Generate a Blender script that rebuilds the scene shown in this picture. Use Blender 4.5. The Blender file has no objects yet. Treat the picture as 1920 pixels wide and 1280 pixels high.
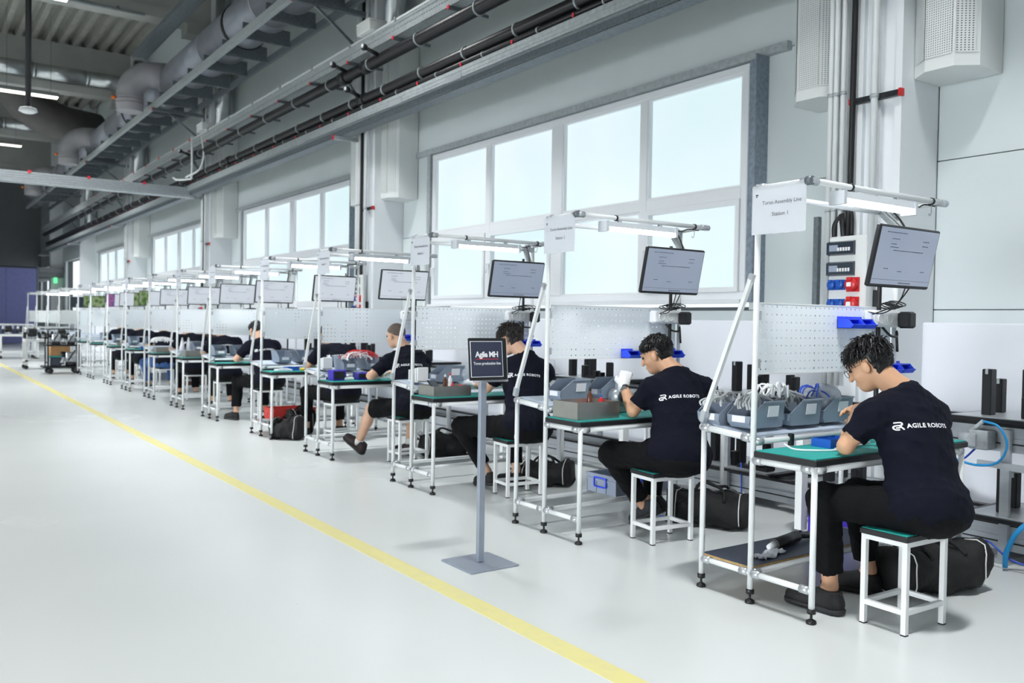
import bpy, math, random
import numpy as np
from mathutils import Vector, Matrix
from mathutils.bvhtree import BVHTree

random.seed(7); np.random.seed(7)
scene = bpy.context.scene
col = scene.collection

# ------------------------------------------------------------------ camera
cam_d = bpy.data.cameras.new('camera'); cam = bpy.data.objects.new('camera', cam_d); col.objects.link(cam)
scene.camera = cam
def cam_axes(p, y, r):
    f0 = np.array([math.sin(y)*math.cos(p), math.cos(y)*math.cos(p), -math.sin(p)])
    r0 = np.array([math.cos(y), -math.sin(y), 0.0]); d0 = np.cross(f0, r0)
    c, s = math.cos(r), math.sin(r)
    return c*r0+s*d0, -s*r0+c*d0, f0
_r, _d, _f = cam_axes(.0223712, .6145648, -.0162933)
cam.matrix_world = Matrix(((_r[0], -_d[0], -_f[0], 0), (_r[1], -_d[1], -_f[1], 0), (_r[2], -_d[2], -_f[2], 1.33), (0, 0, 0, 1)))
cam_d.sensor_width = 36; cam_d.lens = 1635.2/1920*36
cam_d.clip_end = 200
cam_d.dof.use_dof = True; cam_d.dof.focus_distance = 4.3; cam_d.dof.aperture_fstop = 3.2

# ------------------------------------------------------------------ world, exposure, added fill lights
w = bpy.data.worlds.new('sky'); scene.world = w; w.use_nodes = True
bg = w.node_tree.nodes['Background']; bg.inputs[0].default_value = (.86, .94, 1.0, 1); bg.inputs[1].default_value = 1.0
scene.view_settings.view_transform = 'Standard'; scene.view_settings.look = 'None'
scene.view_settings.gamma = 1; scene.view_settings.use_curve_mapping = False
scene.view_settings.exposure = EXPOSURE = 0.27
def area_light(name, loc, direction, sx, sy, power, color, spread=180):
    d = bpy.data.lights.new(name, 'AREA'); d.shape = 'RECTANGLE'; d.size = sx; d.size_y = sy; d.energy = power; d.color = color; d.spread = math.radians(spread)
    o = bpy.data.objects.new(name, d); col.objects.link(o); o.location = loc
    o.rotation_euler = Vector(direction).to_track_quat('-Z', 'Y').to_euler()
    return o
# added area lights at an assumed, unseen window band of the opposite wall (its panes stand just behind)
for k in range(6):
    area_light('added_fill', (-15.7, -6.0+8.22*k, 2.0), (1, .05, -.10), 6.5, 3.0, 80, (.92, .96, 1.0), 30)
# broad area light added at the solid gable behind the photographer
area_light('added_fill', (-4, -11.7, 2.4), (.15, 1, -.12), 12, 3.4, 110, (.93, .97, 1.0), 50)
LUM_POWER = 150

# ------------------------------------------------------------------ helpers
def lin(c):
    return tuple(((x/255)/12.92 if x/255 <= .04045 else ((x/255+.055)/1.055)**2.4) for x in c)
MATS = {}; KIDS = {}
def mat(name, rgb, rough=.5, metal=0.0, noise=0.0, nscale=20, bump=0.0, bscale=60, spec=.5, emit=0.0, coat=0.0, stretch=None, alpha=1.0, trans=0.0):
    m = bpy.data.materials.new(name); m.use_nodes = True; nt = m.node_tree; b = nt.nodes['Principled BSDF']
    c = lin(rgb)
    b.inputs['Base Color'].default_value = (*c, 1); b.inputs['Roughness'].default_value = rough; b.inputs['Metallic'].default_value = metal
    b.inputs['Specular IOR Level'].default_value = spec; b.inputs['Coat Weight'].default_value = coat
    if trans: b.inputs['Transmission Weight'].default_value = trans
    b.inputs['Alpha'].default_value = alpha
    if emit:
        b.inputs['Emission Color'].default_value = (*c, 1); b.inputs['Emission Strength'].default_value = emit
    if noise or bump:
        tc = nt.nodes.new('ShaderNodeTexCoord'); mp = nt.nodes.new('ShaderNodeMapping'); nt.links.new(tc.outputs['Object'], mp.inputs[0])
        if stretch: mp.inputs['Scale'].default_value = stretch
        if noise:
            n = nt.nodes.new('ShaderNodeTexNoise'); n.inputs['Scale'].default_value = nscale; n.inputs['Detail'].default_value = 4
            nt.links.new(mp.outputs[0], n.inputs[0])
            r = nt.nodes.new('ShaderNodeMapRange'); r.inputs[1].default_value = .3; r.inputs[2].default_value = .7
            r.inputs[3].default_value = 1-noise; r.inputs[4].default_value = 1+noise
            nt.links.new(n.outputs[0], r.inputs[0])
            v = nt.nodes.new('ShaderNodeVectorMath'); v.operation = 'SCALE'; v.inputs[0].default_value = c
            nt.links.new(r.outputs[0], v.inputs['Scale']); nt.links.new(v.outputs[0], b.inputs['Base Color'])
        if bump:
            n = nt.nodes.new('ShaderNodeTexNoise'); n.inputs['Scale'].default_value = bscale; n.inputs['Detail'].default_value = 3
            nt.links.new(mp.outputs[0], n.inputs[0])
            bp = nt.nodes.new('ShaderNodeBump'); bp.inputs['Strength'].default_value = bump; bp.inputs['Distance'].default_value = .01
            nt.links.new(n.outputs[0], bp.inputs['Height']); nt.links.new(bp.outputs[0], b.inputs['Normal'])
    MATS[name] = m
    return m

def smooth_path(pts, m=4):
    p = [Vector(q) for q in pts]; closed = (p[0]-p[-1]).length < 1e-4; out = []
    if len(p) > 13: return p
    for k in range(len(p)-1):
        a = p[k-1] if k else (p[-2] if closed else p[0]*2-p[1]); b, c = p[k], p[k+1]; d = p[k+2] if k+2 < len(p) else (p[1] if closed else c*2-b)
        for j in range(m):
            t = j/m; out.append(.5*((2*b)+(c-a)*t+(2*a-5*b+4*c-d)*t*t+(3*b-a-3*c+d)*t**3))
    return out+[p[-1]]
class MB:
    def __init__(s): s.v = []; s.f = []; s.s = []
    def quadbox(s, pts):
        i = len(s.v); s.v += [tuple(p) for p in pts]
        for q in ((0,3,2,1),(4,5,6,7),(0,1,5,4),(1,2,6,5),(2,3,7,6),(3,0,4,7)): s.f.append(tuple(i+k for k in q)); s.s.append(False)
        return s
    def box(s, x0, y0, z0, x1, y1, z1):
        x0, x1 = sorted((x0, x1)); y0, y1 = sorted((y0, y1)); z0, z1 = sorted((z0, z1))
        return s.quadbox([(x0,y0,z0),(x1,y0,z0),(x1,y1,z0),(x0,y1,z0),(x0,y0,z1),(x1,y0,z1),(x1,y1,z1),(x0,y1,z1)])
    def cbox(s, x0, y0, z0, x1, y1, z1, c=.006):
        """box with chamfered edges"""
        x0, x1 = sorted((x0, x1)); y0, y1 = sorted((y0, y1)); z0, z1 = sorted((z0, z1))
        c = min(c, (x1-x0)/4.1, (y1-y0)/4.1, (z1-z0)/2.1); i = len(s.v); L = []
        for z, e in ((z0, c), (z0+c, 0), (z1-c, 0), (z1, c)):
            k = c+e
            L.append([(x0+k, y0+e, z), (x1-k, y0+e, z), (x1-e, y0+k, z), (x1-e, y1-k, z), (x1-k, y1-e, z), (x0+k, y1-e, z), (x0+e, y1-k, z), (x0+e, y0+k, z)])
        for r in L: s.v += r
        s.f.append(tuple(i+k for k in range(7, -1, -1))); s.s.append(False)
        for a in range(3):
            for k in range(8): s.f.append((i+a*8+k, i+a*8+(k+1)%8, i+a*8+8+(k+1)%8, i+a*8+8+k)); s.s.append(False)
        s.f.append(tuple(i+24+k for k in range(8))); s.s.append(False)
        return s
    def obox(s, c, size, M):
        """box of a size around c turned by the 3x3 matrix M"""
        a, b, d = size[0]/2, size[1]/2, size[2]/2; c = Vector(c)
        return s.quadbox([c+M@Vector(p) for p in ((-a,-b,-d),(a,-b,-d),(a,b,-d),(-a,b,-d),(-a,-b,d),(a,-b,d),(a,b,d),(-a,b,d))])
    def bar(s, p, q, wd, ht, up=(0,0,1)):
        p, q = Vector(p), Vector(q); d = (q-p).normalized(); u = Vector(up)
        if abs(d.dot(u)) > .99: u = Vector((0,1,0))
        r = d.cross(u).normalized(); u = r.cross(d)
        a, b = r*wd/2, u*ht/2
        return s.quadbox([p-a-b, p+a-b, q+a-b, q-a-b, p-a+b, p+a+b, q+a+b, q-a+b])
    def cyl(s, p, q, r, r2=None, n=10, caps=True):
        return s.tube([p, q], r, n, caps, r2)
    def tube(s, pts, r, n=8, caps=True, r2=None, radii=None):
        if len(pts) > 3 and not radii and r < .03: pts = smooth_path(pts)
        pts = [Vector(p) for p in pts]; i = len(s.v); m = len(pts); u = None
        for k, p in enumerate(pts):
            d = (pts[min(k+1, m-1)]-pts[max(k-1, 0)])
            d = d.normalized() if d.length > 1e-9 else Vector((0,0,1))
            if u is None:
                u = d.orthogonal().normalized()
                if abs(d.z) > .99: u = Vector((1,0,0))
            u = (u-d*u.dot(d)); u = u.normalized() if u.length > 1e-6 else d.orthogonal().normalized()
            v = d.cross(u)
            rr = radii[k] if radii else (r if r2 is None else r+(r2-r)*k/(m-1))
            for a in range(n):
                t = 2*math.pi*a/n; s.v.append(tuple(p+(u*math.cos(t)+v*math.sin(t))*rr))
        for k in range(m-1):
            for a in range(n):
                s.f.append((i+k*n+a, i+k*n+(a+1)%n, i+(k+1)*n+(a+1)%n, i+(k+1)*n+a)); s.s.append(n > 5)
        if caps:
            s.f.append(tuple(i+k for k in range(n-1, -1, -1))); s.s.append(False)
            s.f.append(tuple(i+(m-1)*n+k for k in range(n))); s.s.append(False)
        return s
    def prism(s, poly, a0, a1, axis='z'):
        """poly of 2D points, counter-clockwise, extruded along an axis; x: (y,z), y: (x,z), z: (x,y)"""
        i = len(s.v); n = len(poly)
        def P(p, a): return {'x': (a, p[0], p[1]), 'y': (p[0], a, p[1]), 'z': (p[0], p[1], a)}[axis]
        s.v += [P(p, a0) for p in poly]+[P(p, a1) for p in poly]
        flip = axis == 'y'
        for k in range(n):
            q = (i+k, i+(k+1)%n, i+n+(k+1)%n, i+n+k); s.f.append(q[::-1] if flip else q); s.s.append(False)
        b, t = tuple(i+k for k in range(n-1, -1, -1)), tuple(i+n+k for k in range(n))
        s.f.append(b[::-1] if flip else b); s.f.append(t[::-1] if flip else t); s.s += [False, False]
        return s
    def lathe(s, prof, c=(0,0,0), n=16, axis='z'):
        i = len(s.v); m = len(prof)
        for r, h in prof:
            for a in range(n):
                t = 2*math.pi*a/n; x, y = r*math.cos(t), r*math.sin(t)
                p = {'z': (x, y, h), 'y': (x, h, -y), 'x': (h, x, y)}[axis]
                s.v.append((c[0]+p[0], c[1]+p[1], c[2]+p[2]))
        for k in range(m-1):
            for a in range(n): s.f.append((i+k*n+a, i+k*n+(a+1)%n, i+(k+1)*n+(a+1)%n, i+(k+1)*n+a)); s.s.append(True)
        s.f.append(tuple(i+k for k in range(n-1, -1, -1))); s.f.append(tuple(i+(m-1)*n+k for k in range(n))); s.s += [False, False]
        return s
    def ell(s, c, r, n=12, m=8):
        prof = [(max(1e-4, math.sin(math.pi*k/m)), -math.cos(math.pi*k/m)) for k in range(m+1)]
        i = len(s.v); s.lathe(prof, (0,0,0), n)
        for k in range(i, len(s.v)): p = s.v[k]; s.v[k] = (c[0]+p[0]*r[0], c[1]+p[1]*r[1], c[2]+p[2]*r[2])
        return s
    def transform(s, M):
        s.v = [tuple(M@Vector(p)) for p in s.v]; return s
    def mesh(s, name):
        me = bpy.data.meshes.new(name); me.from_pydata(s.v, [], s.f); me.polygons.foreach_set('use_smooth', s.s); me.update(); return me
    def build(s, name, m, parent=None):
        return obj(name, s.mesh(name), m, parent)
def obj(name, me, m=None, parent=None):
    o = bpy.data.objects.new(name, me); col.objects.link(o)
    if m is not None:
        mm = MATS[m] if isinstance(m, str) else m
        if not len(me.materials): me.materials.append(mm)
    if parent: o.parent = parent; KIDS.setdefault(parent.name, []).append(o)
    return o
def tag(o, label=None, cat=None, group=None, kind=None):
    if label: o['label'] = label
    if cat: o['category'] = cat
    if group: o['group'] = group
    if kind: o['kind'] = kind
    return o
def thing(name, loc, label=None, cat=None, group=None, rz=0, kind=None):
    o = bpy.data.objects.new(name, None); col.objects.link(o); o.empty_display_size = .05
    o.location = loc; o.rotation_euler = (0, 0, rz)
    return tag(o, label, cat, group, kind)
def copy_tree(o, loc, label=None, rz=None, parent=None):
    c = o.copy(); col.objects.link(c)
    if parent: c.parent = parent; KIDS.setdefault(parent.name, []).append(c)
    if loc is not None: c.location = loc
    if rz is not None: c.rotation_euler = (0, 0, rz)
    if label: c['label'] = label
    for ch in list(KIDS.get(o.name, [])): copy_tree(ch, None, parent=c)
    return c
TXT = {}
def text_mesh(body, size, bold=0.0, align='CENTER', space=1.0, line=1.0):
    key = (body, size, bold, align, space, line)
    if key in TXT: return TXT[key]
    cu = bpy.data.curves.new('lettering', 'FONT'); cu.body = body; cu.size = size; cu.align_x = align; cu.align_y = 'CENTER'
    cu.offset = bold; cu.resolution_u = 3; cu.space_character = space; cu.space_line = line; cu.fill_mode = 'FRONT'
    o = bpy.data.objects.new('lettering', cu); col.objects.link(o)
    dg = bpy.context.evaluated_depsgraph_get(); dg.update()
    me = bpy.data.meshes.new_from_object(o.evaluated_get(dg)); bpy.data.objects.remove(o); bpy.data.curves.remove(cu)
    me.name = 'lettering'; TXT[key] = me
    return me
def text(name, body, size, m, parent, M, **kw):
    me = text_mesh(body, size, **kw).copy(); me.transform(M); me.materials.clear()
    return obj(name, me, m, parent)
ORD = ['nearest', 'second nearest', 'third nearest', 'fourth nearest', 'fifth nearest', 'sixth nearest', 'seventh nearest', 'eighth nearest',
       'ninth nearest', 'tenth nearest', 'eleventh nearest', 'twelfth nearest', 'fourth farthest', 'third farthest', 'second farthest', 'farthest']

# ------------------------------------------------------------------ materials
mat('white_tube', (226,229,230), .3, 0, .03, 8, spec=.6)
mat('galvanised', (176,183,186), .42, .3, .14, 22)
mat('galvanised_dark', (112,120,126), .45, .4, .2, 30)
mat('galvanised_mid', (136,148,160), .45, .3, .2, 26)
mat('aluminium', (190,195,200), .35, .55, .05, 12, stretch=(1,.1,4))
mat('steel_tray', (176,174,168), .3, .9, .08, 10)
mat('white_paint', (232,234,234), .4, 0, .02, 6)
mat('white_plastic', (236,238,240), .35)
mat('black_plastic', (20,21,24), .45, 0, .1, 40)
mat('black_anodised', (22,23,27), .4, .2, .12, 30)
mat('pipe_black', (22,22,26), .38, 0, .12, 10)
mat('table_black', (24,25,28), .5)
mat('mat_green', (30,160,152), .55, 0, .04, 30)
mat('dark_board', (58,66,86), .5, 0, .08, 18)
mat('chipboard', (170,140,90), .7, 0, .2, 80)
mat('bin_grey', (138,150,166), .4, 0, .04, 12)
mat('bin_blue', (24,92,190), .35)
mat('bin_bright_blue', (46,84,245), .3)
mat('crate_purple', (58,36,178), .35)
mat('crate_red', (214,66,62), .4)
mat('crate_grey', (150,160,178), .42)
mat('shelf_plate', (186,198,214), .4)
mat('paper', (236,237,243), .6)
mat('ink', (38,40,48), .6)
mat('ink_light', (96,104,122), .6)
mat('cable_grey', (186,189,192), .45)
mat('cable_black', (18,18,20), .5)
mat('cable_blue', (36,82,200), .4)
mat('hose_blue', (30,150,215), .35)
mat('foil', (205,214,226), .15, 0, .05, 20, spec=.8, alpha=.55)
mat('glass_clear', (235,240,245), .05, alpha=.3)
mat('red_cap', (222,48,66), .45)
mat('red_plug', (206,34,40), .35)
mat('blue_plug', (24,84,178), .35)
mat('orange', (236,120,40), .5)
mat('yellow', (240,196,50), .45)
mat('liquid_brown', (92,52,34), .25)
mat('column_white', (232,236,239), .45, 0, .02, 3)
mat('wall_panel', (208,216,217), .38, 0, .02, 2.0, spec=.5)
mat('dado_white', (232,235,242), .42, 0, .02, 1.5)
mat('wall_joint', (84,90,92), .7)
mat('frame_white', (226,229,232), .35)
mat('wall_grey', (128,132,134), .6, 0, .06, 1)
mat('wall_dark', (58,62,66), .7)
mat('deck_grey', (150,150,144), .6, .1, .1, 3)
mat('concrete', (168,170,166), .7, 0, .08, 1.4)
mat('duct_grey', (150,154,164), .35, .35, .1, 4)
mat('elbow_grey', (158,156,160), .45, 0, .06, 5)
mat('elbow_shaded', (92,90,88), .6, 0, .1, 3)  # roof-space shade on the big duct, put into its base colour
mat('spiral_silver', (200,204,206), .28, .85, .15, 3)
mat('hvac_white', (228,231,230), .42)
mat('partition_blue', (128,132,186), .8, 0, .06, 12)
mat('exit_green', (90,220,140), .4, emit=1.4)
mat('lamp_tube', (244,249,255), .3, emit=20.0)
mat('lum_warm', (255,252,226), .3, emit=5.0)
mat('lum_cool', (255,255,255), .3, emit=9.0)
mat('lamp_body', (214,219,224), .4)
mat('stand_grey', (160,168,182), .38, .5, .03, 9)
mat('sign_face', (44,49,72), .25, spec=.6)
mat('sign_black', (14,14,17), .3)
mat('print_white', (240,242,246), .6)
mat('print_red', (214,38,52), .6)
mat('shirt', (9,12,28), .85, 0, .12, 9, bump=.35, bscale=500, spec=.2)
mat('trousers', (10,11,14), .85, 0, .12, 12, bump=.4, bscale=420, spec=.2)
mat('jeans', (62,92,142), .85, 0, .22, 14, bump=.4, bscale=420, spec=.2)
mat('shoe_black', (17,17,19), .6, 0, .2, 40, bump=.5, bscale=160)
mat('shoe_knit', (44,46,50), .8, 0, .55, 70, bump=.6, bscale=120)
mat('shoe_sole', (30,30,33), .6)
mat('shoe_brown', (46,34,36), .7, 0, .3, 50)
mat('skin_a', (206,160,128), .5, 0, .05, 14, spec=.35)
mat('skin_b', (214,172,146), .5, 0, .05, 14, spec=.35)
mat('hair_black', (16,15,17), .45, 0, .3, 60, spec=.5)
mat('hair_brown', (44,38,37), .55, 0, .3, 60)
mat('hair_fade', (98,84,76), .7, 0, .3, 90)
mat('glove', (232,232,234), .7, 0, .05, 20)
mat('bag_black', (10,10,12), .75, 0, .25, 22, bump=.5, bscale=70)
mat('sock_white', (224,222,220), .8)
mat('watch_metal', (150,150,150), .3, .9)
mat('cloth_white', (222,226,232), .9, bump=.5, bscale=30)
mat('machine_dark', (40,42,46), .4, .3, .5, 16)
mat('machine_light', (190,195,200), .35, .5, .4, 14)
mat('cardboard', (176,132,88), .8, 0, .1, 8)
mat('wood_brown', (96,70,52), .6, 0, .2, 8, stretch=(8,1,1))
mat('clamp_metal', (196,200,204), .35, .6)
mat('socket_grey', (222,224,224), .4)
mat('breaker_dark', (40,50,62), .15, spec=.7)
mat('glasses_dark', (26,24,24), .3)
mat('eye_dark', (30,24,22), .2)

def node_mat(name):
    m = bpy.data.materials.new(name); m.use_nodes = True; MATS[name] = m
    return m, m.node_tree, m.node_tree.nodes['Principled BSDF']
# floor: pale epoxy, faint cloudiness and scuffs, soft gloss
m, nt, b = node_mat('floor_epoxy')
tc = nt.nodes.new('ShaderNodeTexCoord')
n1 = nt.nodes.new('ShaderNodeTexNoise'); n1.inputs['Scale'].default_value = .45; n1.inputs['Detail'].default_value = 2
n2 = nt.nodes.new('ShaderNodeTexNoise'); n2.inputs['Scale'].default_value = 26; n2.inputs['Detail'].default_value = 2
nt.links.new(tc.outputs['Object'], n1.inputs[0]); nt.links.new(tc.outputs['Object'], n2.inputs[0])
r1 = nt.nodes.new('ShaderNodeValToRGB'); r1.color_ramp.elements[0].position = .3; r1.color_ramp.elements[1].position = .7
r1.color_ramp.elements[0].color = (*lin((213,217,216)), 1); r1.color_ramp.elements[1].color = (*lin((220,224,223)), 1)
nt.links.new(n1.outputs[0], r1.inputs[0])
r2 = nt.nodes.new('ShaderNodeMapRange'); r2.inputs[1].default_value = .76; r2.inputs[2].default_value = .82; r2.inputs[3].default_value = 1; r2.inputs[4].default_value = .8
nt.links.new(n2.outputs[0], r2.inputs[0])
vm = nt.nodes.new('ShaderNodeVectorMath'); vm.operation = 'SCALE'; nt.links.new(r1.outputs[0], vm.inputs[0]); nt.links.new(r2.outputs[0], vm.inputs['Scale'])
nt.links.new(vm.outputs[0], b.inputs['Base Color'])
rr = nt.nodes.new('ShaderNodeMapRange'); rr.inputs[3].default_value = .23; rr.inputs[4].default_value = .30; nt.links.new(n1.outputs[0], rr.inputs[0]); nt.links.new(rr.outputs[0], b.inputs['Roughness'])
b.inputs['Specular IOR Level'].default_value = .5
# yellow floor tape with worn flecks
m, nt, b = node_mat('tape_yellow')
tc = nt.nodes.new('ShaderNodeTexCoord'); n1 = nt.nodes.new('ShaderNodeTexNoise'); n1.inputs['Scale'].default_value = 14; n1.inputs['Detail'].default_value = 5
nt.links.new(tc.outputs['Object'], n1.inputs[0]); r1 = nt.nodes.new('ShaderNodeValToRGB')
r1.color_ramp.elements[0].position = .35; r1.color_ramp.elements[0].color = (*lin((224,216,152)), 1)
r1.color_ramp.elements[1].position = .55; r1.color_ramp.elements[1].color = (*lin((228,219,146)), 1)
nt.links.new(n1.outputs[0], r1.inputs[0]); nt.links.new(r1.outputs[0], b.inputs['Base Color']); b.inputs['Roughness'].default_value = .4
# frosted window pane; sky light is put in as emission, two pale tones at random
m, nt, b = node_mat('pane_frosted')
tc = nt.nodes.new('ShaderNodeTexCoord'); n1 = nt.nodes.new('ShaderNodeTexNoise'); n1.inputs['Scale'].default_value = .8; n1.inputs['Detail'].default_value = 1
nt.links.new(tc.outputs['Object'], n1.inputs[0]); r1 = nt.nodes.new('ShaderNodeValToRGB')
r1.color_ramp.elements[0].position = .3; r1.color_ramp.elements[0].color = (*lin((214,236,240)), 1)
r1.color_ramp.elements[1].position = .7; r1.color_ramp.elements[1].color = (*lin((228,242,250)), 1)
nt.links.new(n1.outputs[0], r1.inputs[0]); nt.links.new(r1.outputs[0], b.inputs['Emission Color']); b.inputs['Emission Strength'].default_value = .82
b.inputs['Base Color'].default_value = (.12, .14, .14, 1); b.inputs['Roughness'].default_value = .3
PANE = m
# perforated steel: round holes cut through the sheet
def perforated(name, rgb, pitch, rad, a1, a2, rough=.4):
    m, nt, b = node_mat(name); b.inputs['Base Color'].default_value = (*lin(rgb), 1); b.inputs['Roughness'].default_value = rough
    tc = nt.nodes.new('ShaderNodeTexCoord'); sp = nt.nodes.new('ShaderNodeSeparateXYZ'); nt.links.new(tc.outputs['Object'], sp.inputs[0])
    sq = []
    for a in (a1, a2):
        q = nt.nodes.new('ShaderNodeMath'); q.operation = 'DIVIDE'; q.inputs[1].default_value = pitch; nt.links.new(sp.outputs[a], q.inputs[0])
        f = nt.nodes.new('ShaderNodeMath'); f.operation = 'FRACT'; nt.links.new(q.outputs[0], f.inputs[0])
        s_ = nt.nodes.new('ShaderNodeMath'); s_.operation = 'SUBTRACT'; s_.inputs[1].default_value = .5; nt.links.new(f.outputs[0], s_.inputs[0])
        p = nt.nodes.new('ShaderNodeMath'); p.operation = 'POWER'; p.inputs[1].default_value = 2; nt.links.new(s_.outputs[0], p.inputs[0]); sq.append(p)
    ad = nt.nodes.new('ShaderNodeMath'); ad.operation = 'ADD'; nt.links.new(sq[0].outputs[0], ad.inputs[0]); nt.links.new(sq[1].outputs[0], ad.inputs[1])
    lt = nt.nodes.new('ShaderNodeMath'); lt.operation = 'GREATER_THAN'; lt.inputs[1].default_value = (rad/pitch)**2; nt.links.new(ad.outputs[0], lt.inputs[0])
    nt.links.new(lt.outputs[0], b.inputs['Alpha'])
    return m
perforated('pegboard', (244,250,255), .038, .0044, 0, 2)
def screen_mat(name, cols, scale, strength):
    m, nt, b = node_mat(name); tc = nt.nodes.new('ShaderNodeTexCoord'); n = nt.nodes.new('ShaderNodeTexVoronoi' if len(cols) > 2 else 'ShaderNodeTexNoise'); n.inputs['Scale'].default_value = scale
    nt.links.new(tc.outputs['Object'], n.inputs[0]); r = nt.nodes.new('ShaderNodeValToRGB')
    for k, c in enumerate(cols):
        e = r.color_ramp.elements[k] if k < 2 else r.color_ramp.elements.new(k/(len(cols)-1))
        e.position = k/(len(cols)-1); e.color = (*lin(c), 1)
    nt.links.new(n.outputs[0], r.inputs[0]); nt.links.new(r.outputs[0], b.inputs['Emission Color']); b.inputs['Emission Strength'].default_value = strength
    b.inputs['Base Color'].default_value = (.01,.01,.012,1); b.inputs['Roughness'].default_value = .18
screen_mat('screen_document', ((150,166,190),(172,184,204)), 2.5, .6)
screen_mat('screen_pale', ((202,212,224),(222,230,238)), 2.5, .75)
screen_mat('screen_garden', ((40,88,40),(120,160,80),(190,210,170),(60,110,60)), 9, .4)
screen_mat('screen_magenta', ((40,34,70),(150,90,140),(70,70,130),(220,180,200)), 8, .8)

# ================================================================== structure
XW = 6.2; BAY = 8.22; ROOF = 9.12
def struct(o): return tag(o, kind='structure')
fl = MB().box(-16, -12, -.2, XW+.3, 56, 0).build('floor', 'floor_epoxy'); struct(fl)
tag(MB().box(2.172, -12, 0, 2.282, 40, .0012).build('floor_tape', 'tape_yellow'), 'yellow marking tape stuck along the pale floor beside the benches', 'floor tape')
# window wall: insulated panels laid in rows between the columns, over a dark backing
wr = MB().box(XW+.1, -12, 0, XW+.3, 56, 1.5).box(XW+.1, -12, 3.7, XW+.3, 56, ROOF+.6)
WIN = [(5.16+BAY*k, 10.76+BAY*k) for k in range(-2, 6)]
edges = [-12]+[y for p in WIN for y in p]+[56]
for k in range(0, len(edges), 2):
    if edges[k+1] > edges[k]: wr.box(XW+.1, edges[k], 1.4, XW+.3, edges[k+1], 3.8)
wall_r = struct(wr.build('wall_right', 'wall_joint'))
for k in range(-2, 7):
    y0, y1 = 3.446+BAY*k+.004, 3.446+BAY*(k+1)-.004
    if y1 < -6 or y0 > 50: continue
    rows = [(3.71, 4.806), (4.812, 5.906), (5.912, 7.006), (7.012, 8.106), (8.112, ROOF+.4)]
    for a, c in rows: MB().cbox(XW, y0, a, XW+.1, y1, c, .004).build('panel', 'wall_panel', wall_r)
    for a, c in ((.0, 1.466), (1.472, 2.546), (2.552, 3.705)):
        if a == 0: MB().cbox(XW, y0, a, XW+.1, y1, c, .004).build('panel', 'wall_panel', wall_r)
        else:
            if -2 <= k <= 5:
                MB().cbox(XW, y0, a, XW+.1, WIN[k+2][0]-.02, c, .004).build('panel', 'wall_panel', wall_r)
                MB().cbox(XW, WIN[k+2][1]+.02, a, XW+.1, y1, c, .004).build('panel', 'wall_panel', wall_r)
            else: MB().cbox(XW, y0, a, XW+.1, y1, c, .004).build('panel', 'wall_panel', wall_r)
    # low white wainscot boards in front of the panels
    MB().cbox(XW-.13, y0+.56, 0, XW-.004, y0+.56+3.75, 1.375, .012).build('wainscot_board', 'dado_white', wall_r)
    MB().cbox(XW-.13, y0+.56+3.756, 0, XW-.004, y1+.06, 1.375, .012).build('wainscot_board', 'dado_white', wall_r)
# windows
nwin = 0
for k in range(-1, 4):
    nwin += 1; y0, y1 = WIN[k+2]; z0, z1 = 1.56, 3.66
    wd = struct(thing('window_%d' % nwin, (XW, y0, z0)))
    def fr(a, b_, c, d, x0=-.03, x1=.07, name='frame_member', m_='frame_white', ch=.008):
        return MB().cbox(x0, a, b_, x1, c, d, ch).build(name, m_, wd)
    W, Hh = y1-y0, z1-z0; t = .075
    fr(0, 0, W, t); fr(0, Hh-t, W, Hh); fr(0, t, t, Hh-t); fr(W-t, t, W, Hh-t)
    ms = [0, 1.327, 2.744, 4.169, W]
    for j, mm in enumerate(ms[1:-1]):
        h = .10 if j == 1 else .05
        fr(mm-h, t, mm+h, Hh-t)
    zt = .96
    fr(t, zt-.055, W-t, zt+.055, -.025, .065)
    for j in range(4):
        a = ms[j]+(t if j == 0 else (.10 if j == 2 else .05)); c = ms[j+1]-(t if j == 3 else (.10 if j == 1 else .05))
        for q, (b_, d) in enumerate(((t, zt-.055), (zt+.055, Hh-t))):
            # sash with its glazing bead and pane
            s_ = MB()
            e = .045 if (q == 0 and j in (0, 2, 3)) else .018
            s_.box(-.045 if e > .03 else -.02, a, b_, .05, c, b_+e).box(-.045 if e > .03 else -.02, a, d-e, .05, c, d).box(-.045 if e > .03 else -.02, a, b_+e, .05, a+e, d-e).box(-.045 if e > .03 else -.02, c-e, b_+e, .05, c, d-e)
            s_.build('sash', 'frame_white', wd)
            MB().box(.022, a+e, b_+e, .034, c-e, d-e).build('pane', PANE, wd)
            if e > .03 and k >= 0:
                MB().bar((-.06, c-.022, b_+.42), (-.06, c-.022, b_+.44), .03, .06).tube([(-.05, c-.022, b_+.43), (-.09, c-.022, b_+.43), (-.09, c-.022, b_+.31)], .009, 6).build('window_handle', 'white_plastic', wd)
    # galvanised surround
    g = struct(MB().box(-.05, -.19, -.02, .0, -.02, Hh+.01).box(-.17, -.19, -.02, -.05, -.175, Hh+.01).build('trim_%d' % (2*nwin-1), 'galvanised_mid')); g.location = (XW-.001, y0, z0)
    g2 = MB().box(-.06, -.42, Hh+.01, -.001, W+.42, Hh+.085).box(-.055, W+.02, -.02, -.001, W+.10, Hh+.01)
    for j in range(12): g2.ell((-.062, -.3+j*.52, Hh+.045), (.006, .012, .012), 6, 4)
    g2 = struct(g2.build('trim_%d' % (2*nwin), 'galvanised')); g2.location = (XW-.001, y0, z0)
    MB().box(-.10, 0, -.03, -.001, W, 0).build('window_sill', 'frame_white', wd)

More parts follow.
